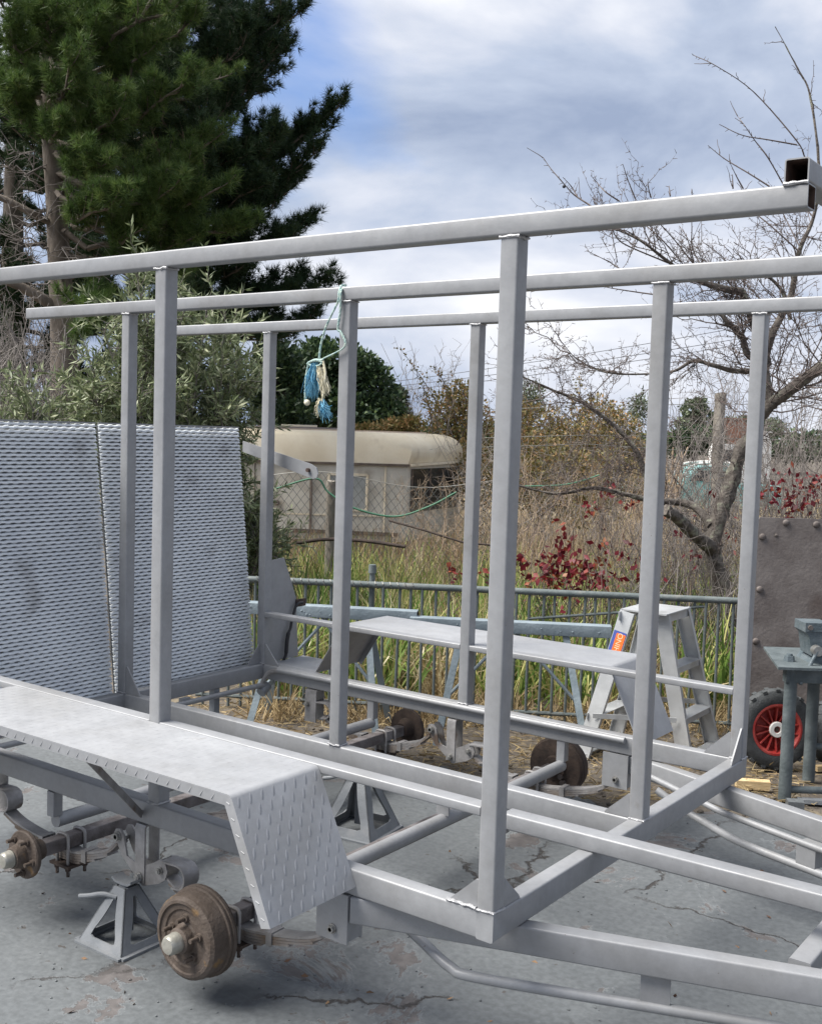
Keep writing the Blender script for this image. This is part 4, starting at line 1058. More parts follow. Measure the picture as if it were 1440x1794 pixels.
offcut('timber_offcut', gp(1446, 1350, .0), .12, .035, .03, math.atan2(HR[1], HR[0])+.3, 'sawn_wood', 'yellow timber offcut on the dirt under the workbench at the right edge')
offcut('concrete_chunk', gp(1392, 1418, .0), .07, .065, .045, .5, 'slab', 'broken lump of concrete at the slab edge by the workbench', 'rubble')
offcut('flat_bar', gp(1440, 1408, .0), .22, .05, .02, math.atan2(HR[1], HR[0])-.1, 'stand_paint', 'short grey flat bar lying on the dirt under the workbench', 'steel bar')

# ================================================================== PLANTS AND WHAT STANDS BEHIND THE YARD
def crooked(p0, p1, n=6, wob=.05, sag=0.0):
    p0, p1 = V(*p0), V(*p1); L = np.linalg.norm(p1-p0); out = [p0]
    for k in range(1, n):
        t = k/n; out.append(p0 + (p1-p0)*t + rng.normal(size=3)*wob*L*.5 + V(0, 0, sag*L*4*t*(1-t)))
    out.append(p1); return out
def along(pts, t):
    x = t*(len(pts)-1); i = min(int(x), len(pts)-2); f = x-i
    return pts[i]*(1-f) + pts[i+1]*f, nrm(pts[i+1]-pts[i])

# ---- pines
class Pine:
    def __init__(s): s.wood = []; s.P = []; s.D = []; s.dead = []
    def tuft(s, p, d): s.P.append(p); s.D.append(d)
    def twig(s, p, d, L):
        """branchlet with tufts toward its end, turning up"""
        pts = [p]; q = p; dd = nrm(d)
        n = 5
        for k in range(n):
            dd = nrm(dd + V(0, 0, .16) + rng.normal(size=3)*.12); q = q + dd*L/n; pts.append(q)
        s.wood += poly_segs(pts, .009, .004)
        for t in np.arange(.28, 1.01, .085):
            c, e = along(pts, min(t, .999))
            for _ in range(2): s.tuft(c + rng.normal(size=3)*.035, nrm(e + V(0, 0, .35) + rng.normal(size=3)*.55))
        s.tuft(pts[-1], nrm(dd + V(0, 0, .3)))
    def limb(s, p0, p1, r=.05, start=.3, dens=1.0, tl=.55, curve=.12):
        pts = crooked(p0, p1, 8, .05, -curve)
        s.wood += poly_segs(pts, r, r*.25)
        L = np.linalg.norm(V(*p1)-V(*p0))
        for t in np.arange(start, 1.0, .085/max(.6, L)/dens):
            c, e = along(pts, min(.999, t))
            sd = nrm(np.cross(e, (0, 0, 1)))*(1 if random.random() < .5 else -1)
            d = e*.75 + sd*random.uniform(.2, .95) + V(0, 0, random.uniform(-.12, .5))
            s.twig(c, d, tl*random.uniform(.55, 1.1)*(1.15-.55*t))
        s.twig(pts[-1], pts[-1]-pts[-2], tl*.5)
    def bare(s, p0, p1, r=.015, n=9, L=.5):
        pts = crooked(p0, p1, 7, .10); s.dead += poly_segs(pts, r, r*.3)
        for _ in range(n):
            t = random.uniform(.2, 1); c, e = along(pts, min(.999, t))
            d = nrm(e*.6 + rng.normal(size=3)*.7); q = c + d*L*random.uniform(.3, 1)
            pp = crooked(c, q, 3, .15); s.dead += poly_segs(pp, .006, .002)
            for _ in range(2):
                c2, e2 = along(pp, random.uniform(.3, .99)); s.dead += poly_segs([c2, c2 + nrm(e2*.5 + rng.normal(size=3))*L*.35], .0035, .0015)
    def finish(s, tree, needle_mat, wood_mat='bark_pine', k=21, nl=.125, nw=.0075):
        P, D = np.array(s.P), unit(np.array(s.D)); n = len(P)
        base = rng.random(n)
        Pn = np.repeat(P, k, 0); Dn = unit(np.repeat(D, k, 0)*.75 + rng.normal(size=(n*k, 3))*.55)
        rn = np.clip(np.repeat(base, k)*.6 + rng.random(n*k)*.4, 0, 1)
        # light bundles as straight thin needles
        Sd = unit(np.cross(Dn, rand_dirs(n*k))); L = (nl*rng.uniform(.7, 1.15, n*k))[:, None]
        vs_ = np.stack([Pn - Sd*nw/2, Pn + Sd*nw/2, Pn + Dn*L], 1).reshape(-1, 3)
        np_mesh('crown', vs_, np.arange(len(vs_)), np.full(n*k, 3), needle_mat, tree, rnd=np.repeat(rn, 3), kind='stuff')
        tubes('branches', s.wood, wood_mat, tree, sides=4, kind='stuff')
        if s.dead: tubes('dead_branches', s.dead, 'twig_grey', tree, sides=4, kind='stuff')
def trunk(tree, pts, rs, m, seg=16, name='trunk', rough=.03):
    P = smooth_path(pts, 6); n = len(P); rr = np.interp(np.linspace(0, 1, n), np.linspace(0, 1, len(rs)), rs)
    bm = NB(); pipe(bm, P, list(rr), seg)
    for v in bm.verts: v.co += Vector(rng.normal(size=3)*rough*rr.mean())
    return build(name, bm, m, tree, smooth=60), P

# near pine, trunk seen low at the left
dA = 13.0; bA = spot(112, dA, -.1)
treeA = thing('pine_tree', 'tall pine with bare lower trunk and bright green tufts at the left edge', 'tree', tuple(bA))
tpA = [bA, at(110, 760, dA), at(112, 620, dA), at(104, 470, dA), at(98, 350, dA), at(88, 250, dA), at(80, 120, dA), at(85, -60, dA), at(80, -260, dA)]
trunk(treeA, tpA, [.19, .165, .15, .13, .115, .095, .07, .05, .02], 'bark_pine')
pa = Pine()
# traced main limbs (photo column/row of root and of tip, distance of the tip)
for (a, b, c, d, dd) in ((92, 300, 300, 330, 12.0), (95, 330, 330, 300, 12.4), (95, 200, 320, 150, 11.8), (88, 150, 260, 90, 12.0), (90, 240, 210, 190, 11.6), (85, 60, 200, 0, 12),
                         (85, 130, 20, 60, 11.8), (85, 170, -60, 120, 12.5), (85, 0, 120, -80, 12), (85, 20, 20, -30, 12.4), (96, 360, 250, 400, 12.2), (98, 400, 330, 420, 12.8), (96, 330, 200, 350, 11.6),
                         (100, 470, 160, 560, 12.2), (96, 300, 380, 240, 13), (90, 120, 330, 40, 13), (88, 160, 120, 120, 11.4), (85, 230, 30, 180, 12), (86, 200, 100, 230, 11.8), (90, 260, 180, 290, 11.7),
                         (98, 420, 300, 480, 12.4), (95, 300, 420, 400, 13.0), (97, 380, 380, 330, 12.6), (86, 100, 30, 160, 11.9), (84, 60, 90, 30, 11.6), (84, 40, 260, -30, 12.2), (86, 90, 160, 60, 11.8)):
    pa.limb(at(a, b, dA), at(c, d, dd), .04, .42, 1.5, .55)
for k in range(26):                                     # the part above the frame and behind
    z0 = random.uniform(5.2, 9.5); az = random.uniform(0, 2*math.pi); L = (10.3-z0)*.42 + .3
    q = V(bA[0]-.15, bA[1], z0); pa.limb(q, q + V(math.cos(az)*L, math.sin(az)*L, L*.35), .035, .35, .55, .6)
for (a, b, c, d, dd, n, L) in ((92, 300, -20, 290, 12.4, 10, .5), (95, 330, -10, 210, 12.6, 10, .5), (98, 380, 10, 350, 12.3, 12, .6), (98, 400, 150, 340, 12.5, 8, .5), (100, 430, -20, 400, 12.5, 12, .6), (98, 350, 30, 420, 12.2, 12, .6),
                               (102, 470, 20, 430, 12.6, 10, .5), (100, 440, 170, 400, 12.4, 8, .5), (100, 420, 160, 470, 12.3, 9, .5), (96, 340, 140, 270, 12.5, 8, .4), (104, 500, 20, 490, 12.7, 8, .5)):
    pa.bare(at(a, b, dA), at(c, d, dd), .013, n, L)
trunk(treeA, [at(108, 545, dA), at(60, 515, dA-.2), at(20, 495, dA-.3), at(-40, 480, dA-.4)], [.075, .06, .05, .03], 'bark_pine', 10, 'limb')
trunk(treeA, [at(98, 395, dA), at(60, 375, dA-.2), at(0, 345, dA-.3), at(-40, 340, dA-.4)], [.04, .04, .035, .02], 'bark_pine', 10, 'limb')
pa.finish(treeA, 'pine_near')

# darker pine behind with long upswept limbs reaching right
dB = 16.5; bB = spot(300, dB, -.1)
treeB = thing('pine_tree', 'dark pine with upswept branches reaching right over the trailer', 'tree', tuple(bB), None)
trunk(treeB, [bB, at(300, 500, dB), at(298, 200, dB), at(295, -100, dB), at(292, -320, dB)], [.22, .18, .14, .09, .02], 'bark_pine')
pb = Pine()
for (a, b, c, d, dd, r) in ((300, 150, 525, 20, 16.0, .04), (300, 190, 495, 90, 16.2, .04), (300, 120, 470, 40, 15.8, .04), (300, 230, 430, 160, 15.8, .04), (300, 300, 588, 190, 16.0, .05), (300, 330, 560, 235, 16.2, .045), (300, 360, 550, 270, 15.8, .04),
                            (300, 380, 520, 320, 16.3, .04), (300, 420, 530, 400, 16.0, .04), (300, 440, 500, 430, 15.6, .04), (300, 470, 565, 500, 16.2, .04), (300, 480, 520, 520, 15.8, .035), (300, 500, 470, 540, 16, .035), (300, 520, 540, 560, 16.1, .035), (300, 540, 500, 590, 15.9, .03), (300, 540, 440, 590, 15.8, .03), (300, 530, 380, 580, 15.6, .03),
                            (300, 60, 400, -40, 16, .04), (300, 90, 420, 60, 15.6, .04), (300, 260, 480, 250, 15.2, .04), (300, 340, 450, 330, 15.2, .04), (300, 400, 440, 400, 15.3, .04), (300, 460, 420, 470, 15.3, .035), (300, 200, 400, 180, 15.3, .035),
                            (300, 140, 380, 100, 15.2, .035), (300, 300, 400, 280, 15.0, .035), (300, 520, 400, 540, 15.3, .03), (300, 500, 330, 520, 14.8, .03), (300, 420, 320, 430, 14.7, .03), (300, 350, 340, 360, 14.8, .03), (300, 250, 330, 240, 14.8, .03), (300, 150, 300, 140, 14.9, .03), (300, 40, 330, 20, 15, .03)):
    pb.limb(at(a, b, dB), at(c, d, dd), r, .30, 1.25, .62, .10)
for k in range(70):
    z0 = random.uniform(3.6, 10.5); az = random.uniform(0, 2*math.pi); L = min(2.4, (11.5-z0)*.45 + .4)
    dv = V(math.cos(az), math.sin(az), 0)
    if dv @ HR > .35: L *= .62
    q = V(bB[0], bB[1], z0); pb.limb(q, q + dv*L + V(0, 0, L*.3), .035, .3, .8, .65)
pb.finish(treeB, 'pine_far', k=17, nl=.14, nw=.010)
# a third pine further left and behind closes the gaps
dC = 19.5; bC = spot(20, dC, -.2)
treeC = thing('pine_tree', 'dark pine crown filling the gaps behind the near pine trunk', 'tree', tuple(bC))
trunk(treeC, [bC, bC + V(0, 0, 5), bC + V(0, .1, 11)], [.25, .18, .03], 'bark_pine')
pc = Pine()
for k in range(85):
    z0 = random.uniform(1.6, 10.5); az = random.uniform(0, 2*math.pi); L = min(2.9, (11.5-z0)*.5 + .5)
    dv = V(math.cos(az), math.sin(az), 0); q = V(bC[0], bC[1], z0); pc.limb(q, q + dv*L + V(0, 0, L*.25), .04, .25, .6, .75)
pc.finish(treeC, 'pine_far', k=11, nl=.2, nw=.018)

# ---- leafy masses
def leaf_cloud(centres, n, leaf, w, mat_, tree, name='crown', updir=.3, shell=.5, **k):
    """leaves spread through several irregular ellipsoid clumps: rows of (centre, radii)"""
    P, D = [], []
    vol = np.array([r[0]*r[1]*r[2] for c, r in centres])**.75; vol /= vol.sum()
    for (c, r), f in zip(centres, vol):
        m_ = int(n*f); u = rand_dirs(m_); rad = rng.uniform(shell, 1, m_)**.6
        lump = 1 + .18*np.sin(u[:, 0]*5+c[0]*3) * np.cos(u[:, 2]*6+c[1]*2) + rng.normal(size=m_)*.07
        P.append(np.asarray(c) + u*np.asarray(r)*(rad*lump)[:, None]); D.append(u + V(0, 0, updir) + rng.normal(size=(m_, 3))*.9)
    P = np.concatenate(P); D = np.concatenate(D); m_ = len(P)
    return blades(name, P, D, leaf*rng.uniform(.6, 1.25, m_), w*rng.uniform(.7, 1.2, m_), mat_, tree, leaf=True, kind='stuff', **k)
def blob(px, py, d, rx, ry, rz): return (at(px, py, d), (rx, ry, rz))

# olive in front of the pine trunk: branchlets with narrow leaves
def olive(px0, d0, tips, label, n_leaf=34):
    b = spot(px0, d0, ground_z(*spot(px0, d0)[:2])); t = thing('olive_tree', label, 'tree', tuple(b))
    wood, P, D = [], [], []
    for (c, r, dd) in tips:
        tip = at(c, r, dd); mid = (b + tip)/2 + rng.normal(size=3)*.12 + V(0, 0, .2)
        pts = smooth_path([b + rng.normal(size=3)*V(.12, .12, 0), mid, tip], 6); wood += poly_segs(pts, .016, .004)
        for t_ in np.arange(.3, 1.0, .02):
            c_, e_ = along(pts, t_); d_ = nrm(e_*.5 + V(0, 0, .25) + rng.normal(size=3)*.8); L = random.uniform(.16, .42)
            tw = crooked(c_, c_ + d_*L, 4, .08); wood += poly_segs(tw, .004, .0018)
            for s_ in np.linspace(.15, 1, n_leaf):
                q, e2 = along(tw, min(.999, s_)); P.append(q); D.append(e2*.75 + rng.normal(size=3)*.55)
    P, D = np.array(P), np.array(D)
    blades('crown', P, D, rng.uniform(.05, .10, len(P)), rng.uniform(.011, .018, len(P)), 'olive_leaf', t, leaf=True, kind='stuff')
    tubes('branches', wood, 'twig_grey', t, sides=4, kind='stuff')
    trunk(t, [b - V(0, 0, .1), b + V(.02, 0, .25), b + V(.05, .03, .55)], [.06, .05, .04], 'bark_plum', 10)
olive(300, 8.3, [(c, r, random.uniform(7.6, 8.7)) for c, r in ((240, 480), (215, 520), (180, 575), (150, 610), (130, 640), (260, 530), (300, 500), (330, 520), (365, 520), (395, 545), (418, 575), (425, 620), (428, 660), (415, 640),
    (390, 600), (350, 570), (310, 560), (270, 590), (230, 600), (190, 640), (160, 680), (140, 710), (200, 700), (250, 660), (300, 640), (340, 640), (380, 680), (415, 700), (420, 735), (400, 730), (350, 710), (300, 700), (260, 720), (210, 735), (320, 600), (280, 550))],
    'bushy grey green olive tree rising behind the mesh ramp')
olive(425, 8.8, [(c, r, random.uniform(8.4, 9.1)) for c, r in ((415, 800), (418, 840), (430, 890), (440, 925), (428, 945), (415, 900), (448, 968), (435, 975))],
      'low dark olive shrub between the mesh ramp and the caravan', 22)
olive(40, 8.0, [(c, r, random.uniform(7.6, 8.3)) for c, r in ((10, 735), (40, 715), (75, 720), (110, 725), (60, 740), (130, 745), (90, 745), (-20, 725), (20, 750), (50, 660))], 'low olive shoots along the top left edge of the ramp', 16)

# grey twig thicket at the left edge
def thicket(name, label, cat, px0, px1, d0, d1, top0, top1, n, mat_='twig_grey', r=.007, spread=.35, sub=5, subL=.4, group=None):
    c = spot((px0+px1)/2, (d0+d1)/2); t = thing(name, label, cat, tuple(c), group); segs = []
    for _ in range(n):
        px, d = random.uniform(px0, px1), random.uniform(d0, d1); p = spot(px, d); p[2] = ground_z(p[0], p[1])
        top = at(px + random.gauss(0, 20), random.uniform(top0, top1), d)
        top = V(top[0], top[1], top[2]) + V(rng.normal()*spread, rng.normal()*spread, 0)
        pts = crooked(p, top, 6, .09); segs += poly_segs(pts, r, r*.35)
        for _ in range(sub):
            q, e = along(pts, random.uniform(.25, .99)); dd = nrm(e*.5 + rng.normal(size=3)*.75); L = subL*random.uniform(.3, 1.1)
            tw = crooked(q, q + dd*L, 3, .14); segs += poly_segs(tw, r*.45, r*.2)
            for _ in range(3):
                q2, e2 = along(tw, random.uniform(.2, .99)); segs += poly_segs([q2, q2 + nrm(e2*.5 + rng.normal(size=3)*.8)*L*random.uniform(.2, .5)], r*.25, r*.15)
    tubes('stems', segs, mat_, t, sides=3, kind='stuff'); return t
thicket('bare_shrub', 'leafless grey twig thicket at the left edge in front of the pine trunk', 'shrub', -60, 95, 8.6, 10.5, 500, 690, 120, 'twig_grey', .008, .15, 9, .38)

# ---- dark broadleaf trees beyond the caravan
def broadleaf(label, px, d, blobs, n, leaf, mat_, tr=.12, w=.6, group=None, name='leafy_tree', shell=.35):
    b = spot(px, d, -.35); t = thing(name, label, 'tree', tuple(b), group)
    cs = [blob(*x) for x in blobs]
    leaf_cloud(cs, n, leaf, leaf*w, mat_, t, shell=shell)
    top = cs[0][0]; trunk(t, [b, (b+top)/2, top], [tr, tr*.8, tr*.4], 'bark_plum', 8)
    wood = []
    for c, r in cs:
        wood += poly_segs(crooked((b*.35+top*.65), c, 4, .08), tr*.35, tr*.1)
        for _ in range(6): wood += poly_segs(crooked(c, np.asarray(c) + rand_dirs(1)[0]*np.asarray(r)*.9, 3, .1), tr*.12, tr*.04)
    tubes('branches', wood, 'twig', t, sides=4, kind='stuff')
broadleaf('dark green tree behind the caravan roof', 560, 24, [(540, 660, 24, .75, .8, .7), (590, 640, 24, .8, .8, .45), (640, 680, 24, .6, .7, .7), (510, 710, 23.5, .5, .6, .5), (600, 720, 23.6, .8, .7, .5), (670, 730, 23.8, .5, .6, .45), (630, 640, 24.3, .35, .4, .25), (560, 610, 24.2, .3, .4, .2)], 15000, .13, 'dark_leaf')
broadleaf('small dark green tree to the right of the caravan tree', 690, 26, [(690, 705, 26, .25, .4, .35), (700, 735, 26, .2, .4, .3), (665, 720, 25.6, .4, .4, .4)], 3500, .13, 'dark_leaf', .08)
broadleaf('dark evergreen low behind the middle of the caravan roof', 490, 21, [(490, 690, 21, .5, .6, .9), (480, 640, 21, .35, .5, .5), (500, 735, 20.5, .5, .5, .35)], 6000, .12, 'dark_leaf', .09)
HEDGE = 'brown autumn shrubs behind the brambles'
for lab, px, d, bl, n in (('brown bush low behind the right end of the caravan roof', 690, 19, [(640, 755, 19, .3, .3, .12), (690, 750, 19, .35, .3, .15), (720, 745, 19, .2, .3, .15)], 2600),
        ('rusty brown bush with arching sprays behind the caravan corner', 790, 18, [(790, 715, 18, .38, .5, .35), (820, 740, 18, .4, .5, .4), (770, 760, 17.8, .3, .4, .3), (810, 690, 18, .2, .3, .25), (840, 780, 18, .4, .4, .5), (800, 810, 17.5, .7, .4, .4), (850, 850, 17, .7, .4, .4)], 6200),
        ('olive brown bush seen between the two middle posts', 950, 19, [(945, 745, 19, .5, .5, .45), (920, 790, 18.6, .5, .5, .45), (985, 765, 19, .5, .5, .4), (960, 800, 18, .6, .5, .4), (900, 740, 19, .3, .4, .4), (930, 850, 17.5, .8, .4, .4), (1000, 850, 17.5, .8, .4, .4)], 7500),
        ('orange brown bush between the thick near post and the bare tree', 1010, 15.5, [(980, 815, 15.5, .4, .4, .3), (1040, 825, 15.5, .45, .4, .28), (930, 835, 15.3, .35, .4, .25), (1090, 835, 15.5, .3, .4, .22), (1000, 880, 15, .9, .4, .35)], 4500),
        ('rounded olive brown bush left of the blue tub', 1060, 20, [(1050, 735, 20, .5, .5, .42), (1085, 755, 20, .4, .5, .4), (1030, 780, 19.5, .6, .5, .45), (1100, 790, 19.6, .4, .4, .3), (1060, 840, 18.5, .9, .4, .45), (1120, 840, 18.5, .5, .4, .35)], 7500)):
    broadleaf(lab, px, d, bl, n, .075, 'brown_leaf', .05, .55, HEDGE, 'autumn_shrub', .2)
broadleaf('pale grey green spiky bush behind the olive brown ones', 930, 23, [(930, 700, 23, .28, .4, .4), (915, 720, 23, .3, .4, .3), (1120, 715, 23, .2, .3, .35)], 2600, .10, 'gum_leaf', .05, .3, None, 'autumn_shrub', .1)
def spray(px, py, d, tipx, tipy):
    """arching cane set with small leaves"""
    return [at(px, py, d), at((px+tipx)/2+8, (py+tipy)/2, d), at(tipx, tipy, d)]
t_sp = thing('cotoneaster', 'arching sprays with small brown leaves against the sky above the caravan', 'shrub', tuple(spot(780, 17, -.3)))
sg, P_, D_ = [], [], []
for a in ((790, 760, 17, 700, 608), (785, 750, 17, 770, 650), (800, 740, 17, 760, 640), (820, 740, 17, 795, 655), (770, 760, 17, 735, 690), (760, 770, 17.2, 725, 640), (1000, 720, 16, 1015, 660), (990, 730, 16, 1000, 690), (1010, 740, 16, 1040, 690), (800, 780, 17, 830, 690)):
    q = smooth_path(spray(*a), 8); sg += poly_segs(q, .010, .003)
    for t_ in np.linspace(.2, 1, 60):
        c, e = along(q, min(.999, t_)); P_.append(c + rng.normal(size=3)*.035); D_.append(rng.normal(size=3))
        if random.random() < .15: sg += poly_segs([c, c + nrm(rng.normal(size=3))*.22], .004, .002)
tubes('canes', sg, 'twig', t_sp, sides=3, kind='stuff')
blades('leaves', np.array(P_), np.array(D_), .05, .032, 'brown_leaf', t_sp, leaf=True, kind='stuff')
thicket('bare_sapling', 'faint leafless saplings against the sky right of the dark trees', 'tree', 700, 800, 24, 27, 600, 690, 26, 'twig_grey', .012, .15, 9, .7)

# ---- far things beyond the fence line
def far():
    g = broadleaf
    g('far gum tree with an open crown between the two right posts', 1215, 48, [(1215, 718, 48, .55, .6, .45), (1235, 735, 48, .5, .5, .4), (1200, 742, 48, .4, .5, .3), (1225, 705, 48, .35, .4, .2)], 2200, .16, 'gum_leaf', .16)
    g('dark green far tree under the gum tree', 1215, 44, [(1215, 770, 44, 1.0, 1, .5), (1190, 780, 44, .7, .8, .5), (1240, 775, 44, .6, .8, .5)], 3500, .18, 'dark_leaf', .16)
    g('distant gum trees right of the wooden post', 1300, 60, [(1290, 745, 60, .9, 1, .4), (1320, 740, 60, .8, 1, .4), (1345, 750, 60, 1.0, 1, .5)], 2600, .2, 'gum_leaf', .2)
    g('distant dark hedge of trees along the horizon', 1000, 70, [(880, 770, 70, 3, 2, .8), (1000, 775, 70, 3, 2, .7), (1100, 778, 70, 3, 2, .7), (1400, 782, 70, 3, 2, .9), (760, 768, 70, 3, 2, .7), (1300, 782, 70, 3, 2, .6)], 7000, .4, 'dark_leaf', .3)
    # teal utility vehicle: hood, cab and roof rails show above the weeds
    d = 32; p = spot(1212, d, -.55); bx, by = nrm(HR), nrm(HF)
    t = thing('utility_vehicle', 'teal utility vehicle with white roof bars far behind the weeds', 'car', tuple(p))
    def pr(name, poly, y0, y1, m, parent=None):
        return one(name, lambda bm: prism(bm, [p + bx*a + V(0, 0, z) + by*y0 for a, z in poly], by*(y1-y0)), m, parent or t, smooth=0)
    body = pr('body', [(-1.9, .35), (2.3, .35), (2.3, 1.0), (1.0, 1.02), (-.35, 1.05), (-.6, .98), (-1.7, .92), (-1.9, .80)], -.8, .8, 'teal_paint')
    pr('cab', [(-.45, 1.05), (.98, 1.03), (.85, 1.42), (.72, 1.50), (.02, 1.50), (-.10, 1.44)], -.72, .72, 'teal_paint')
    pr('side_window', [(-.30, 1.08), (.25, 1.08), (.25, 1.38), (-.02, 1.38)], -.735, -.722, 'glass_dark'); pr('side_window', [(.31, 1.08), (.84, 1.08), (.75, 1.38), (.31, 1.38)], -.735, -.722, 'glass_dark')
    for y in (-.6, .6):
        one('roof_bar', lambda bm: pipe(bm, smooth_path([p + bx*a + V(0, 0, z) + by*y for a, z in ((-.5, 1.12), (-.2, 1.50), (.3, 1.60), (.9, 1.60), (1.5, 1.45))], 5), .035, 8), 'far_white', t)
    for x in (-1.2, 1.5):
        for y in (-.78, .6): one('wheel', lambda bm: lathe(bm, p + bx*x + by*y + V(0, 0, .33), by, [(0, 0), (0, .2), (.01, .33), (.18, .33), (.19, .2), (.19, 0)], 20), 'black_rubber', t)
    pr('headlight', [(-1.905, .72), (-1.75, .72), (-1.75, .84), (-1.9, .82)], -.81, -.801, 'far_white')
    # blue tub on a timber heap
    d = 27; q = spot(1128, d, -.45)
    t = thing('blue_tub', 'bright blue plastic tub standing far off between bush and post', 'tub', tuple(q))
    one('shell', lambda bm: lathe(bm, q, (0, 0, 1), [(.90, 0), (.90, .28), (1.38, .30), (1.40, .33), (1.36, .33), (.95, .25)], 20), 'blue_plastic', t)
    t = thing('timber_crate', 'grey timber crate under the blue tub', 'crate', tuple(q))
    one('crate_body', lambda bm: prism(bm, [q + bx*a + by*b_ for a, b_ in ((-.4, -.4), (.4, -.4), (.4, .4), (-.4, .4))], (0, 0, .895)), 'far_timber', t, smooth=0)
    t = thing('brush_heap', 'heap of old timber and brush far off between the blue tub and the gum', 'timber', tuple(spot(1168, 28, -.45)))
    sg = []
    for _ in range(90):
        a = spot(random.uniform(1115, 1190), random.uniform(26, 30), -.45); b_ = a + V(rng.normal()*.3, rng.normal()*.3, random.uniform(1.0, 1.95)); sg += poly_segs([a, b_], .03, .02)
    tubes('sticks', sg, 'far_timber', t, sides=4, kind='stuff')
    # white shapes and coloured goods far right
    for nm, lab, cat, px, py, d, w, h, m in (('white_van', 'white van far off right of the wooden post', 'van', 1278, 790, 40, 1.3, .5, 'far_white'), ('metal_shed', 'pale green shed roof far off right of the wooden post', 'shed', 1310, 762, 55, 2.0, .3, 'far_white'),
            ('red_shed', 'red brick outbuilding far off beside the wooden post', 'building', 1275, 755, 52, 1.6, 1.1, 'far_brick')):
        top = at(px, py-h*FOC/d/2, d); q = spot(px, d, -.5); hh = top[2]-q[2]
        t = thing(nm, lab, cat, tuple(q))
        pts = [(-w/2, 0), (w/2, 0), (w/2, hh*.8), (w*.38, hh), (-w*.42, hh), (-w/2, hh*.86)]
        one('shell', lambda bm: prism(bm, [q + bx*a + V(0, 0, z) for a, z in pts], by*w*.6), m, t, smooth=0)
        if nm == 'white_van':
            one('side_window', lambda bm: prism(bm, [q + bx*a + V(0, 0, z) - by*.01 for a, z in ((-w*.3, hh*.72), (w*.3, hh*.72), (w*.26, hh*.9), (-w*.28, hh*.9))], by*.009), 'glass_dark', t, smooth=0)
        else:
            one('lid', lambda bm: prism(bm, [q + bx*a*w*.52 + V(0, 0, z) - by*.03 for a, z in ((-1, hh), (1, hh), (.9, hh+.06), (-.9, hh+.06))], by*(w*.6+.06)), m, t, smooth=0)
    # old strainer post
    d = 13.5; q = spot(1252, d, -.3); top = at(1252, 700, d)
    t = thing('wooden_post', 'weathered grey wooden fence post rising beside the bare tree', 'post', tuple(q))
    pth = [q, q + V(.01, 0, .8), V(q[0], q[1], top[2]-.05), V(q[0], q[1], top[2])]
    bm = NB(); pipe(bm, smooth_path(pth, 5), .065, 10)
    for v in bm.verts: v.co += Vector(rng.normal(size=3)*.006)
    build('timber', bm, 'old_wood', t, smooth=50)
    one('bolt_hole', lambda bm: cyl(bm, at(1254, 708, d) - HF*.058, at(1254, 708, d) - HF*.068, .012, .012, 10), 'tube_inside', t)
far()
# power lines
for i, (ya, yb_, d) in enumerate(((682, 585, 60), (690, 597, 60), (676, 560, 62))):
    a, b = at(560, ya+8, d), at(1600, yb_-46, d-8)
    P = [a + (b-a)*t + V(0, 0, -.35*4*t*(1-t)) for t in np.linspace(0, 1, 24)]
    o = thing('power_line', ['lower power line crossing the sky behind the cage', 'lowest power line crossing the sky behind the cage', 'uppermost power line crossing the sky behind the cage'][i], 'power line', tuple(a), 'power lines')
    one('cable', lambda bm: pipe(bm, P, .016, 5), 'cable_line', o)

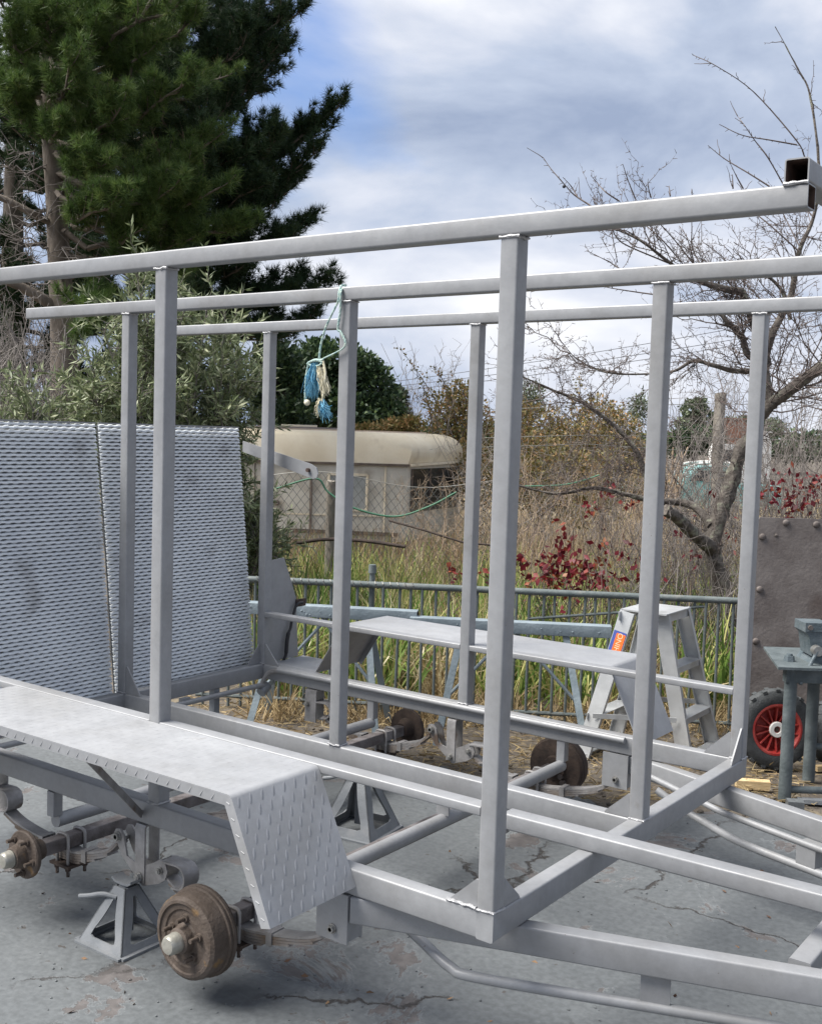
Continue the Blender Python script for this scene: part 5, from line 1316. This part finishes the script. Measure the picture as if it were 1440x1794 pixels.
# ================================================================== CARAVAN
def caravan():
    d = 15.5
    corner = spot(712, d, 0)                              # foot of the body's near corner
    sx = nrm(-HR*.985 - HF*.05); sy = nrm(HR*.40 + HF*.92)  # along the side (to the left), along the end (away)
    zb, zt = at(712, 950, d)[2], at(712, 757, d)[2]
    L, Wc, H = 3.6, 2.0, zt - zb
    t = thing('caravan', 'old cream caravan with a faded roof sunk in the long grass', 'caravan', tuple(corner + sx*L/2 + sy*Wc/2 + V(0, 0, zb)))
    up = V(0, 0, 1)
    def Q(a, b, z): return corner + sx*a + sy*b + up*(zb + z)
    # shell: stations across the width, rounded shoulders; ends bulge
    wz = H*.70                                            # gutter height
    one('lower_wall', lambda bm: prism(bm, [Q(0, 0, 0), Q(L, 0, 0), Q(L, Wc, 0), Q(0, Wc, 0)], up*wz), 'caravan_grey', t, smooth=0)
    def roof(bm):
        n = 8; rows = []
        for i in range(n+1):
            a = math.pi/2*i/n; ins = .30*(1-math.cos(a)); z = wz + (H-wz)*math.sin(a)*.97
            e = -.10*math.sin(a*2)
            rows.append([bm.verts.new(Q(ins+e, ins*.8-.02, z)), bm.verts.new(Q((.30+ins), ins*.7-.02, z + .004)), bm.verts.new(Q(L-ins, ins*.8-.02, z)), bm.verts.new(Q(L-ins, Wc-ins*.8, z)), bm.verts.new(Q(.3+ins, Wc-ins*.7, z+.004)), bm.verts.new(Q(ins+e, Wc-ins*.8, z))])
        for r0, r1 in zip(rows, rows[1:]):
            for k in range(6): bm.faces.new((r0[k], r0[(k+1) % 6], r1[(k+1) % 6], r1[k]))
        bm.faces.new(rows[-1])
    one('roof_shell', roof, 'caravan_cream', t, smooth=60)
    one('roof_sheet', lambda bm: prism(bm, [Q(.42, .28, H*.985), Q(L-.25, .28, H*.985), Q(L-.25, Wc-.3, H*.985), Q(.42, Wc-.3, H*.985)], up*.03), 'caravan_roof', t, smooth=0)
    one('roof_tear', lambda bm: prism(bm, [Q(.9, .24, H*.975), Q(2.6, .22, H*.985), Q(2.3, .5, H+.02), Q(1.2, .5, H+.015)], up*.015), 'trim_dark', t, smooth=0)
    one('gutter', lambda bm: beam(bm, Q(-.04, -.03, wz), Q(L, -.03, wz), .04, .03, r=0), 'trim_dark', t, smooth=0)
    one('end_gutter', lambda bm: beam(bm, Q(-.05, -.03, wz+.0), Q(-.05, Wc, wz+.03), .04, .03, r=0), 'caravan_cream', t, smooth=0)
    one('corner_trim', lambda bm: beam(bm, Q(.30, -.012, 0), Q(.30, -.012, wz-.02), .02, .02, r=0), 'caravan_cream', t, smooth=0)
    w = one('end_window', lambda bm: prism(bm, [Q(-.012, .12, wz*.38), Q(-.012, Wc-.15, wz*.38), Q(-.012, Wc-.15, wz*.95), Q(-.012, .12, wz*.95)], sx*.010), 'glass_dark', t, smooth=0)
    for b in (.12, .78, 1.3, Wc-.15): one('window_bar', lambda bm: beam(bm, Q(-.018, b, wz*.38), Q(-.018, b, wz*.95), .03, .02, up=sx, r=0), 'trim_dark', w, smooth=0)
    w = one('side_window', lambda bm: prism(bm, [Q(.55, -.010, wz*.40), Q(1.08, -.010, wz*.40), Q(1.08, -.010, wz*.86), Q(.55, -.010, wz*.86)], sy*.008), 'window_dull', t, smooth=0)
    one('window_frame', lambda bm: [beam(bm, Q(a0, -.014, b0), Q(a1, -.014, b1), .035, .02, up=sy, r=0) for a0, b0, a1, b1 in ((.55, wz*.4, 1.08, wz*.4), (.55, wz*.86, 1.08, wz*.86), (.55, wz*.4, .55, wz*.86), (1.08, wz*.4, 1.08, wz*.86))], 'caravan_cream', w, smooth=0)
    dr = one('door', lambda bm: prism(bm, [Q(1.32, -.012, .05), Q(1.86, -.012, .05), Q(1.86, -.012, wz*.93), Q(1.32, -.012, wz*.93)], sy*.010), 'caravan_grey', t, smooth=0)
    one('door_frame', lambda bm: [beam(bm, Q(a, -.016, .05), Q(a, -.016, wz*.93), .03, .02, up=sy, r=0) for a in (1.32, 1.86)], 'trim_dark', dr, smooth=0)
    one('handle', lambda bm: cyl(bm, Q(1.78, -.02, wz*.47), Q(1.78, -.05, wz*.47), .04, .03, 10), 'trim_dark', dr)
    for a in (2.1, 2.75, 3.3): one('panel_seam', lambda bm: beam(bm, Q(a, -.006, .03), Q(a, -.006, wz-.03), .012, .01, up=sy, r=0), 'trim_dark', t, smooth=0)
    one('belt_rail', lambda bm: beam(bm, Q(0, -.008, wz*.33), Q(L, -.008, wz*.33), .014, .02, r=0), 'caravan_cream', t, smooth=0)
    vt = one('roof_vent', lambda bm: beam(bm, Q(1.7, .9, H+.01), Q(2.2, .9, H+.01), .4, .10, r=.01), 'caravan_cream', t)
    one('skirt_trim', lambda bm: beam(bm, Q(.1, -.02, .10), Q(L, -.02, .16), .03, .05, r=0), 'trim_dark', t, smooth=0)
    for a in (1.9, 3.2): one('wheel', lambda bm: lathe(bm, Q(a, .08, -.12), -sy, [(0, 0), (0, .22), (.02, .30), (.16, .30), (.17, .2), (.17, 0)], 20), 'black_rubber', t)
caravan()

# ================================================================== CHAIN LINK FENCE with hose
def chain_link():
    a, b = spot(470, 9.6), spot(880, 9.2); a[2] = b[2] = 0; d = nrm(b-a); L = np.linalg.norm(b-a)
    zt, zb = at(600, 838, 9.45)[2], at(600, 960, 9.45)[2]-.2
    t = thing('chain_link_fence', 'sagging chain link fence in front of the caravan', 'fence', tuple((a+b)/2))
    segs = []; p = .072; h = .046; nr = int((zt-zb)/h); nc = int(L/(p/2))
    off = rng.normal(size=(nr+2, nc+2, 3))*.004
    for i in range(nr):
        for k in range(nc):
            s0 = 1 if (i+k) % 2 else 0
            sag = .05*math.sin(k/nc*math.pi*2.3)
            q0 = a + d*(k*p/2) + V(0, 0, zb + (i+s0)*h + sag); q1 = a + d*((k+1)*p/2) + V(0, 0, zb + (i+1-s0)*h + sag)
            segs.append([*q0, *q1, .0024, .0024])
    tubes('wire_mesh', segs, 'wire', t, sides=3, kind='stuff')
    one('strand', lambda bm: pipe(bm, [a + d*L*u + V(0, 0, zt + .05*math.sin(u*math.pi*2.3)) for u in np.linspace(0, 1, 30)], .0026, 5), 'wire', t)
    q = spot(578, 9.55); zt2 = at(578, 842, 9.55)[2]
    bm = NB(); pipe(bm, smooth_path([q - V(0, 0, .3), q + V(.01, 0, .4), V(q[0]+.02, q[1], zt2)], 6), [.05]*7 + [.045]*6, 9)
    for v in bm.verts: v.co += Vector(rng.normal(size=3)*.005)
    build('fence_post', bm, 'old_wood', t, smooth=50)
    hs = thing('garden_hose', 'green hose looped along the chain link fence before the caravan', 'hose', tuple(spot(650, 9.3)))
    one('hose_run', lambda bm: pipe(bm, smooth_path([at(480, 857, 9.45), at(552, 838, 9.35), at(575, 862, 9.35), at(620, 890, 9.3), at(690, 905, 9.3), at(750, 888, 9.25), at(800, 862, 9.2)], 6), .008, 8), 'hose_green', hs)
    hs2 = thing('garden_hose', 'green hose stretched through the brambles right of the big post', 'hose', tuple(spot(1000, 9)))
    one('hose_run', lambda bm: pipe(bm, smooth_path([at(905, 852, 9.2), at(980, 850, 9.1), at(1020, 842, 9.05), at(1050, 832, 9)], 6), .006, 8), 'hose_green', hs2)
    for i, py in enumerate((712, 762, 778)):
        w_ = thing('fence_wire', ['top strand of fence wire before the autumn shrubs', 'middle strand of fence wire before the autumn shrubs', 'low strand of fence wire before the autumn shrubs'][i], 'wire', tuple(spot(1000, 13)))
        one('strand', lambda bm: pipe(bm, [at(820, py+(-25 if i == 0 else 0)*0 + 6, 14), at(1030, py, 13.6), at(1252, py+i*10-5, 13.4), at(1500, py+i*12, 13)], .004, 5), 'wire', w_)
chain_link()
def metal_frame():
    t = thing('rusty_pipe', 'thin rusty pipe rail lying across the grass below the caravan', 'pipe', tuple(spot(620, 8.6)))
    one('long_pipe', lambda bm: pipe(bm, smooth_path([at(520, 952, 9.0), at(570, 945, 8.9), at(640, 948, 8.8), at(710, 958, 8.7)], 5), .014, 8), 'dark_rust', t)
    t = thing('rail_pipe', 'thin pipe sloping down to the right below the caravan corner', 'pipe', tuple(spot(760, 8.6)))
    one('sloped_pipe', lambda bm: pipe(bm, [at(682, 912, 8.7), at(740, 928, 8.6), at(810, 950, 8.5), at(860, 955, 8.5)], .008, 8), 'dark_rust', t)
metal_frame()

# ================================================================== BARE PLUM TREE
def plum():
    d = 7.6
    b = gp(1290, 1180) ; b = spot(1292, d, 0.0)
    t = thing('bare_tree', 'leafless old plum tree with cut limbs and lichen beside the right post', 'tree', tuple(b))
    def T(pts, rs, name='limb', seg=12):
        return trunk(t, [at(*p) for p in pts], rs, 'bark_plum', seg, name, .09)[1]
    main = trunk(t, [b - V(0, 0, .1), at(1285, 1150, d), at(1268, 1040, d), at(1248, 965, d), at(1262, 900, d), at(1280, 850, d), at(1297, 790, d), at(1312, 766, d)], [.09, .075, .065, .052, .056, .050, .046, .038], 'bark_plum', 14, 'trunk', .11)[1]
    L1 = T([(1300, 800, d), (1335, 725, 7.5), (1375, 690, 7.4), (1430, 650, 7.3), (1500, 610, 7.2)], [.038, .042, .040, .036, .026])
    L2 = T([(1252, 965, d), (1215, 935, 7.4), (1185, 905, 7.2), (1165, 893, 7.1)], [.05, .042, .040, .036])
    L3 = T([(1246, 920, d), (1220, 890, 7.7), (1190, 880, 7.8), (1150, 878, 7.8), (1090, 865, 7.8), (1040, 855, 7.7), (975, 865, 7.6), (905, 850, 7.5)], [.032, .028, .026, .02, .016, .013, .010, .006])
    L4 = T([(1160, 890, 7.6), (1130, 830, 7.7), (1115, 790, 7.7), (1075, 745, 7.7), (1020, 705, 7.6), (960, 680, 7.5), (905, 655, 7.4)], [.022, .02, .018, .016, .012, .008, .005])
    L5 = T([(1350, 705, 7.5), (1340, 640, 7.6), (1355, 580, 7.6), (1385, 520, 7.6), (1400, 440, 7.5), (1425, 380, 7.5), (1435, 300, 7.4), (1420, 170, 7.4), (1398, 120, 7.4), (1358, 46, 7.4)], [.032, .028, .026, .022, .016, .012, .009, .006, .004, .002])
    L6 = T([(1345, 640, 7.6), (1310, 620, 7.5), (1300, 590, 7.5), (1275, 565, 7.4), (1260, 545, 7.4)], [.026, .024, .020, .018, .012])
    L7 = T([(1345, 650, 7.6), (1290, 650, 7.6), (1250, 640, 7.5), (1215, 632, 7.5), (1180, 650, 7.4), (1130, 655, 7.4), (1060, 652, 7.3), (1010, 628, 7.3), (985, 600, 7.3)], [.020, .018, .015, .012, .009, .006, .004, .003, .002])
    L8 = T([(1300, 510, 7.5), (1280, 508, 7.45), (1250, 500, 7.4), (1210, 485, 7.4), (1160, 450, 7.4), (1120, 420, 7.3), (1075, 400, 7.3)], [.024, .026, .020, .014, .009, .006, .003])
    L8b = T([(1345, 640, 7.6), (1325, 580, 7.55), (1300, 510, 7.5)], [.03, .028, .024])
    L9 = T([(1385, 560, 7.5), (1370, 510, 7.5), (1340, 480, 7.45), (1310, 470, 7.4)], [.015, .012, .008, .004])
    segs, buds = [], []
    def grow(pts, r, lvl, n, L, bias=V(0, 0, .25)):
        for _ in range(n):
            q, e = along(pts, random.uniform(.12, .99))
            dd = nrm(e*.55 + rng.normal(size=3)*.6*V(1, 1, 1) + bias); ll = L*random.uniform(.35, 1.1)
            tw = crooked(q, q + dd*ll, 5, .07); segs.extend(poly_segs(tw, r, r*.4))
            for t_ in np.arange(.1, 1, .055/max(.1, ll)):                    # spurs and buds
                c, e2 = along(tw, min(.999, t_ + random.uniform(-.03, .03))); s_ = nrm(np.cross(e2, rng.normal(size=3))); segs.append([*c, *(c + (s_ + e2*.5)*random.uniform(.008, .028)), .0022, .0012])
            if lvl > 0: grow(tw, r*.55, lvl-1, max(2, n//3), L*.55, bias)
    toward = -HR*.35 + V(0, 0, .25)
    grow(L1, .0055, 2, 18, .9, V(0, 0, .2)); grow(L5[:len(L5)*5//9], .0045, 2, 16, .7, toward); grow(L5[len(L5)*5//9:], .003, 0, 7, .22, toward); grow(L6, .005, 1, 10, .45, toward)
    grow(L7, .0038, 2, 20, .42, toward*.5); grow(L8, .004, 2, 20, .48, V(0, 0, .45)); grow(L8b, .0045, 2, 14, .65, toward); grow(L9, .004, 1, 8, .35)
    grow(L3, .0035, 2, 16, .45, V(0, 0, .05)); grow(L4, .0038, 2, 22, .48, V(0, 0, .1)); grow(L2, .003, 1, 4, .2); grow(main, .004, 1, 9, .35)
    # traced shoots against the sky
    for sh in (((1410, 275), (1395, 245), (1320, 160), (1255, 115), (1213, 95)), ((1396, 253), (1345, 244), (1300, 236), (1260, 217)), ((1372, 322), (1345, 275), (1322, 245), (1305, 220), (1290, 200)),
               ((1348, 326), (1310, 302), (1270, 278), (1240, 254)), ((1302, 330), (1290, 308), (1278, 283)), ((1035, 360), (1005, 340), (985, 318), (965, 295), (952, 276)), ((1012, 345), (1000, 325), (986, 310)),
               ((1085, 352), (1060, 335), (1045, 318), (1035, 307)), ((1113, 348), (1100, 315), (1091, 287)), ((1140, 345), (1135, 325)), ((1174, 343), (1172, 325)), ((1212, 338), (1212, 330)), ((1284, 330), (1283, 305)),
               ((1200, 480), (1150, 440), (1100, 405), (1072, 400), (1035, 360)), ((1240, 495), (1190, 430), (1150, 385), (1113, 348)), ((1220, 490), (1160, 420), (1120, 385), (1085, 352)), ((1400, 440), (1350, 395), (1310, 360), (1302, 330)),
               ((1425, 380), (1390, 340), (1372, 322)), ((1430, 330), (1415, 290), (1410, 275)), ((1400, 430), (1370, 370), (1348, 326)), ((1220, 480), (1205, 420), (1190, 395)), ((1250, 500), (1215, 440), (1212, 400), (1212, 338)),
               ((1170, 460), (1090, 425), (1072, 400), (1078, 440), (1082, 460)), ((1160, 500), (1110, 485), (1070, 460), (1030, 440)), ((1180, 520), (1120, 512), (1075, 505), (1050, 500))):
        pts = smooth_path([at(x, y, 7.4 + .1*math.sin(x)) for x, y in sh], 5); segs.extend(poly_segs(pts, .0055, .002))
        L_ = sum(np.linalg.norm(b_-a_) for a_, b_ in zip(pts, pts[1:]))
        for t_ in np.arange(.05, 1, .045/L_):
            c, e2 = along(pts, min(.999, t_)); s_ = nrm(np.cross(e2, rng.normal(size=3))); segs.append([*c, *(c + (s_ + e2*.5)*random.uniform(.008, .03)), .0024, .0013])
            if random.random() < .10: segs.extend(poly_segs(crooked(c, c + nrm(s_ + e2 + V(0, 0, .3))*random.uniform(.05, .16), 3, .06), .0028, .0015))
    tubes('twigs', segs, 'twig', t, sides=4, kind='stuff')
    for px, py in ((988, 326), (1108, 410), (1215, 640)):
        c = at(px, py, 7.35); one('dried_fruit', lambda bm: bmesh.ops.create_icosphere(bm, subdivisions=2, radius=.012, matrix=Matrix.Translation(Vector(c))), 'cable_line', t)
plum()
thicket('bramble', 'tangled grey brown brambles behind the plum tree at the right edge', 'shrub', 1170, 1480, 8.2, 11, 620, 880, 165, 'twig_grey', .0055, .3, 8, .45)
thicket('bramble', 'tall dry bramble canes between the thick near post and the plum tree', 'shrub', 840, 1200, 8.4, 12, 790, 930, 130, 'dead_twig', .0042, .3, 6, .35)
thicket('bramble', 'thin leafless shoots rising before the brown shrubs left of the plum tree', 'shrub', 850, 1130, 10, 14, 700, 830, 70, 'twig_grey', .0055, .35, 8, .5)
thicket('bramble', 'low bramble canes in front of the caravan end window', 'shrub', 700, 850, 8.8, 10.5, 825, 930, 45, 'dead_twig', .004, .2, 6, .3)
thicket('bramble', 'grey bramble stems around the foot of the plum tree', 'shrub', 1100, 1340, 6.9, 8.2, 870, 1030, 85, 'twig_grey', .0045, .2, 6, .3)

# ================================================================== WEEDS
def scatter(n, px0, px1, d0, d1, pw=1.0):
    px = rng.uniform(px0, px1, n); d = d0 + (d1-d0)*rng.random(n)**pw
    P = np.array([spot(a, b) for a, b in zip(px, d)]); P[:, 2] = [ground_z(x, y)-.02 for x, y, _ in P]
    return P, px, d
def weeds(name, label, cat, n, px0, px1, d0, d1, h0, h1, w, mat_, bend, lean=.35, pw=1.0, patch=None):
    P, px, d = scatter(n, px0, px1, d0, d1, pw)
    if patch is not None:
        nz = np.sin(P[:, 0]*3.7+patch)*np.cos(P[:, 1]*3.1+patch*2) + np.sin(P[:, 0]*8.1+P[:, 1]*5.3+patch)*.6
        keep = nz + rng.normal(size=n)*.5 > -.15; P = P[keep]
    m_ = len(P); clump = rng.normal(size=(m_, 3))*lean; D = np.array([[0, 0, 1.0]]) + clump*[1, 1, .25]
    o = blades(name, P, D, rng.uniform(h0, h1, m_), w*rng.uniform(.7, 1.3, m_), mat_, None, bend=rng.uniform(0, bend, m_), rnd=rng.random(m_)*(.5 if 'foot' in name else 1))
    tag(o, label, cat, None, 'stuff'); return o
weeds('green_grass', 'lush green grass behind the low picket fence', 'grass', 32000, 430, 1420, 6.6, 11.5, .4, .95, .017, 'grass', .6, .38, .8, 1.0)
weeds('dry_grass', 'long straw coloured grass behind the low picket fence', 'grass', 14000, 430, 1460, 6.6, 9.8, .4, .9, .011, 'straw', .6, .40, .8, 2.2)
weeds('tall_dry_stalks', 'tall dry stalks in front of the far brambles', 'weeds', 4500, 800, 1480, 8.6, 13, .7, 1.2, .006, 'dry_stalk', .25, .16, 1.0, 4.1)
weeds('caravan_weeds', 'dry weeds growing round the caravan', 'weeds', 4500, 470, 860, 9.2, 14.5, .35, .9, .008, 'dry_stalk', .3, .2, 1.0)
weeds('far_grass', 'dry grass of the paddock beyond the fences', 'grass', 9000, 300, 1500, 11, 34, .35, .7, .02, 'straw', .4, .3, 1.3)
weeds('fence_foot_grass', 'dry brown grass along the foot of the picket fence', 'grass', 3200, 440, 1340, 6.15, 6.7, .12, .38, .008, 'straw', .8, .6, 1.0, .3)
# straw litter and small clods on the bare dirt strip
def litter():
    n = 5200; P, px, d = scatter(n, 330, 1460, 4.95, 6.7)
    keep = np.array([p[1] > np.interp(p[0], [-9, -3.5, -2.9, -2.45, -2.1, -1.75, -1.2, -.62, -.2, .5, 1.2, 6], [1.2, 1.6, 1.75, 2.02, 1.95, 2.1, 2.15, 2.2, 2.5, 2.42, 2.62, 3.2]) - rng.random()*.12 for p in P])
    P = P[keep]; m_ = len(P); P[:, 2] = .0 + rng.random(m_)*.012
    D = rng.normal(size=(m_, 3))*[1, 1, .18]
    o = blades('straw_litter', P, D, rng.uniform(.03, .13, m_), rng.uniform(.003, .008, m_), 'straw', None, rnd=rng.random(m_)*.5, bend=.05); tag(o, 'loose straw and leaf litter on the bare dirt', 'litter', None, 'stuff')
    bm = NB()
    for _ in range(420):
        p = gp(random.uniform(340, 1460), random.uniform(1225, 1440))
        if p[1] < np.interp(p[0], [-9, -3.5, -2.9, -2.45, -2.1, -1.75, -1.2, -.62, -.2, .5, 1.2, 6], [1.2, 1.6, 1.75, 2.02, 1.95, 2.1, 2.15, 2.2, 2.5, 2.42, 2.62, 3.2]) - .35*random.random()**3: continue
        r = random.uniform(.004, .018)
        mm = Matrix.Translation(Vector((p[0], p[1], r*.3))) @ Matrix.Rotation(random.uniform(0, 6), 4, 'Z') @ Matrix.Diagonal((r, r*random.uniform(.5, .9), r*.6, 1))
        bmesh.ops.create_icosphere(bm, subdivisions=1, radius=1, matrix=mm)
    o = build('dirt_clods', bm, 'dirt', smooth=0); tag(o, 'small clods and stones on the dirt and slab edge', 'gravel', None, 'stuff')
    bm = NB()
    for _ in range(260):
        p = gp(random.uniform(0, 1440), random.uniform(1330, 1790)); r = random.uniform(.0015, .006)
        mm = Matrix.Translation(Vector((p[0], p[1], r*.3))) @ Matrix.Rotation(random.uniform(0, 6), 4, 'Z') @ Matrix.Diagonal((r, r*random.uniform(.5, .9), r*.6, 1))
        bmesh.ops.create_icosphere(bm, subdivisions=1, radius=1, matrix=mm)
    o = build('slab_grit', bm, 'slab', smooth=0); tag(o, 'grit and paint flakes scattered on the slab', 'gravel', None, 'stuff')
litter()
def slab_leaves():
    n = 60; P = np.array([gp(random.uniform(0, 1440), random.uniform(1340, 1790), .002) for _ in range(n)])
    P = P[[p[1] < 2.0 for p in P]]; m_ = len(P)
    o = blades('blown_leaves', P, rng.normal(size=(m_, 3))*[1, 1, .12], rng.uniform(.008, .03, m_), rng.uniform(.004, .014, m_), 'dry_stalk', None, leaf=True, rnd=rng.random(m_)*.35); tag(o, 'tiny dry leaves and chaff blown onto the slab', 'litter', None, 'stuff')
slab_leaves()
# red vine leaves in the weeds
def vine():
    t = thing('red_vine', 'crimson autumn vine leaves among the dry weeds', 'vine', tuple(spot(1000, 8)), None)
    P, D, sg = [], [], []
    for px, py, d, s_, n in ((985, 980, 7.5, .12, 55), (1010, 1000, 7.4, .10, 40), (960, 1015, 7.4, .10, 34), (1000, 1030, 7.3, .09, 26), (905, 985, 7.6, .05, 16), (1030, 990, 7.5, .06, 16), (1065, 860, 8.8, .07, 12), (1040, 890, 8.6, .08, 14), (1110, 880, 8.4, .05, 8),
                             (1250, 862, 7.6, .03, 3), (1370, 850, 8.4, .12, 26), (1420, 870, 8.4, .12, 30), (1390, 880, 8.2, .10, 24), (1345, 870, 8.2, .08, 14), (1430, 840, 8.6, .1, 20), (1210, 975, 7.3, .05, 6), (1050, 1010, 7.4, .05, 8), (795, 1000, 7.6, .04, 8), (1165, 900, 8.0, .05, 6), (985, 940, 8.0, .10, 10), (930, 1000, 7.5, .12, 14), (1080, 960, 7.7, .14, 16), (1130, 1000, 7.2, .1, 10), (1200, 930, 7.9, .12, 12), (1060, 1020, 7.2, .1, 14), (860, 1010, 7.6, .1, 8), (1290, 950, 7.9, .1, 8)):
        c = at(px, py, d); n = int(n*1.5); q = rng.normal(size=(n, 3))*s_*.62*[1, 1, .85] + c; P.append(q); D.append(rng.normal(size=(n, 3)) + [0, 0, -.4])
        b = V(c[0], c[1], ground_z(c[0], c[1]))
        for _ in range(7): sg += poly_segs(crooked(b + rng.normal(size=3)*.1*V(1, 1, 0), c + rng.normal(size=3)*s_*.9, 6, .12), .004, .002)
    P, D = np.concatenate(P), np.concatenate(D)
    blades('leaves', P, D, rng.uniform(.035, .068, len(P)), rng.uniform(.024, .046, len(P)), 'red_leaf', t, leaf=True, kind='stuff')
    tubes('stems', sg, 'twig', t, sides=3, kind='stuff')
vine()
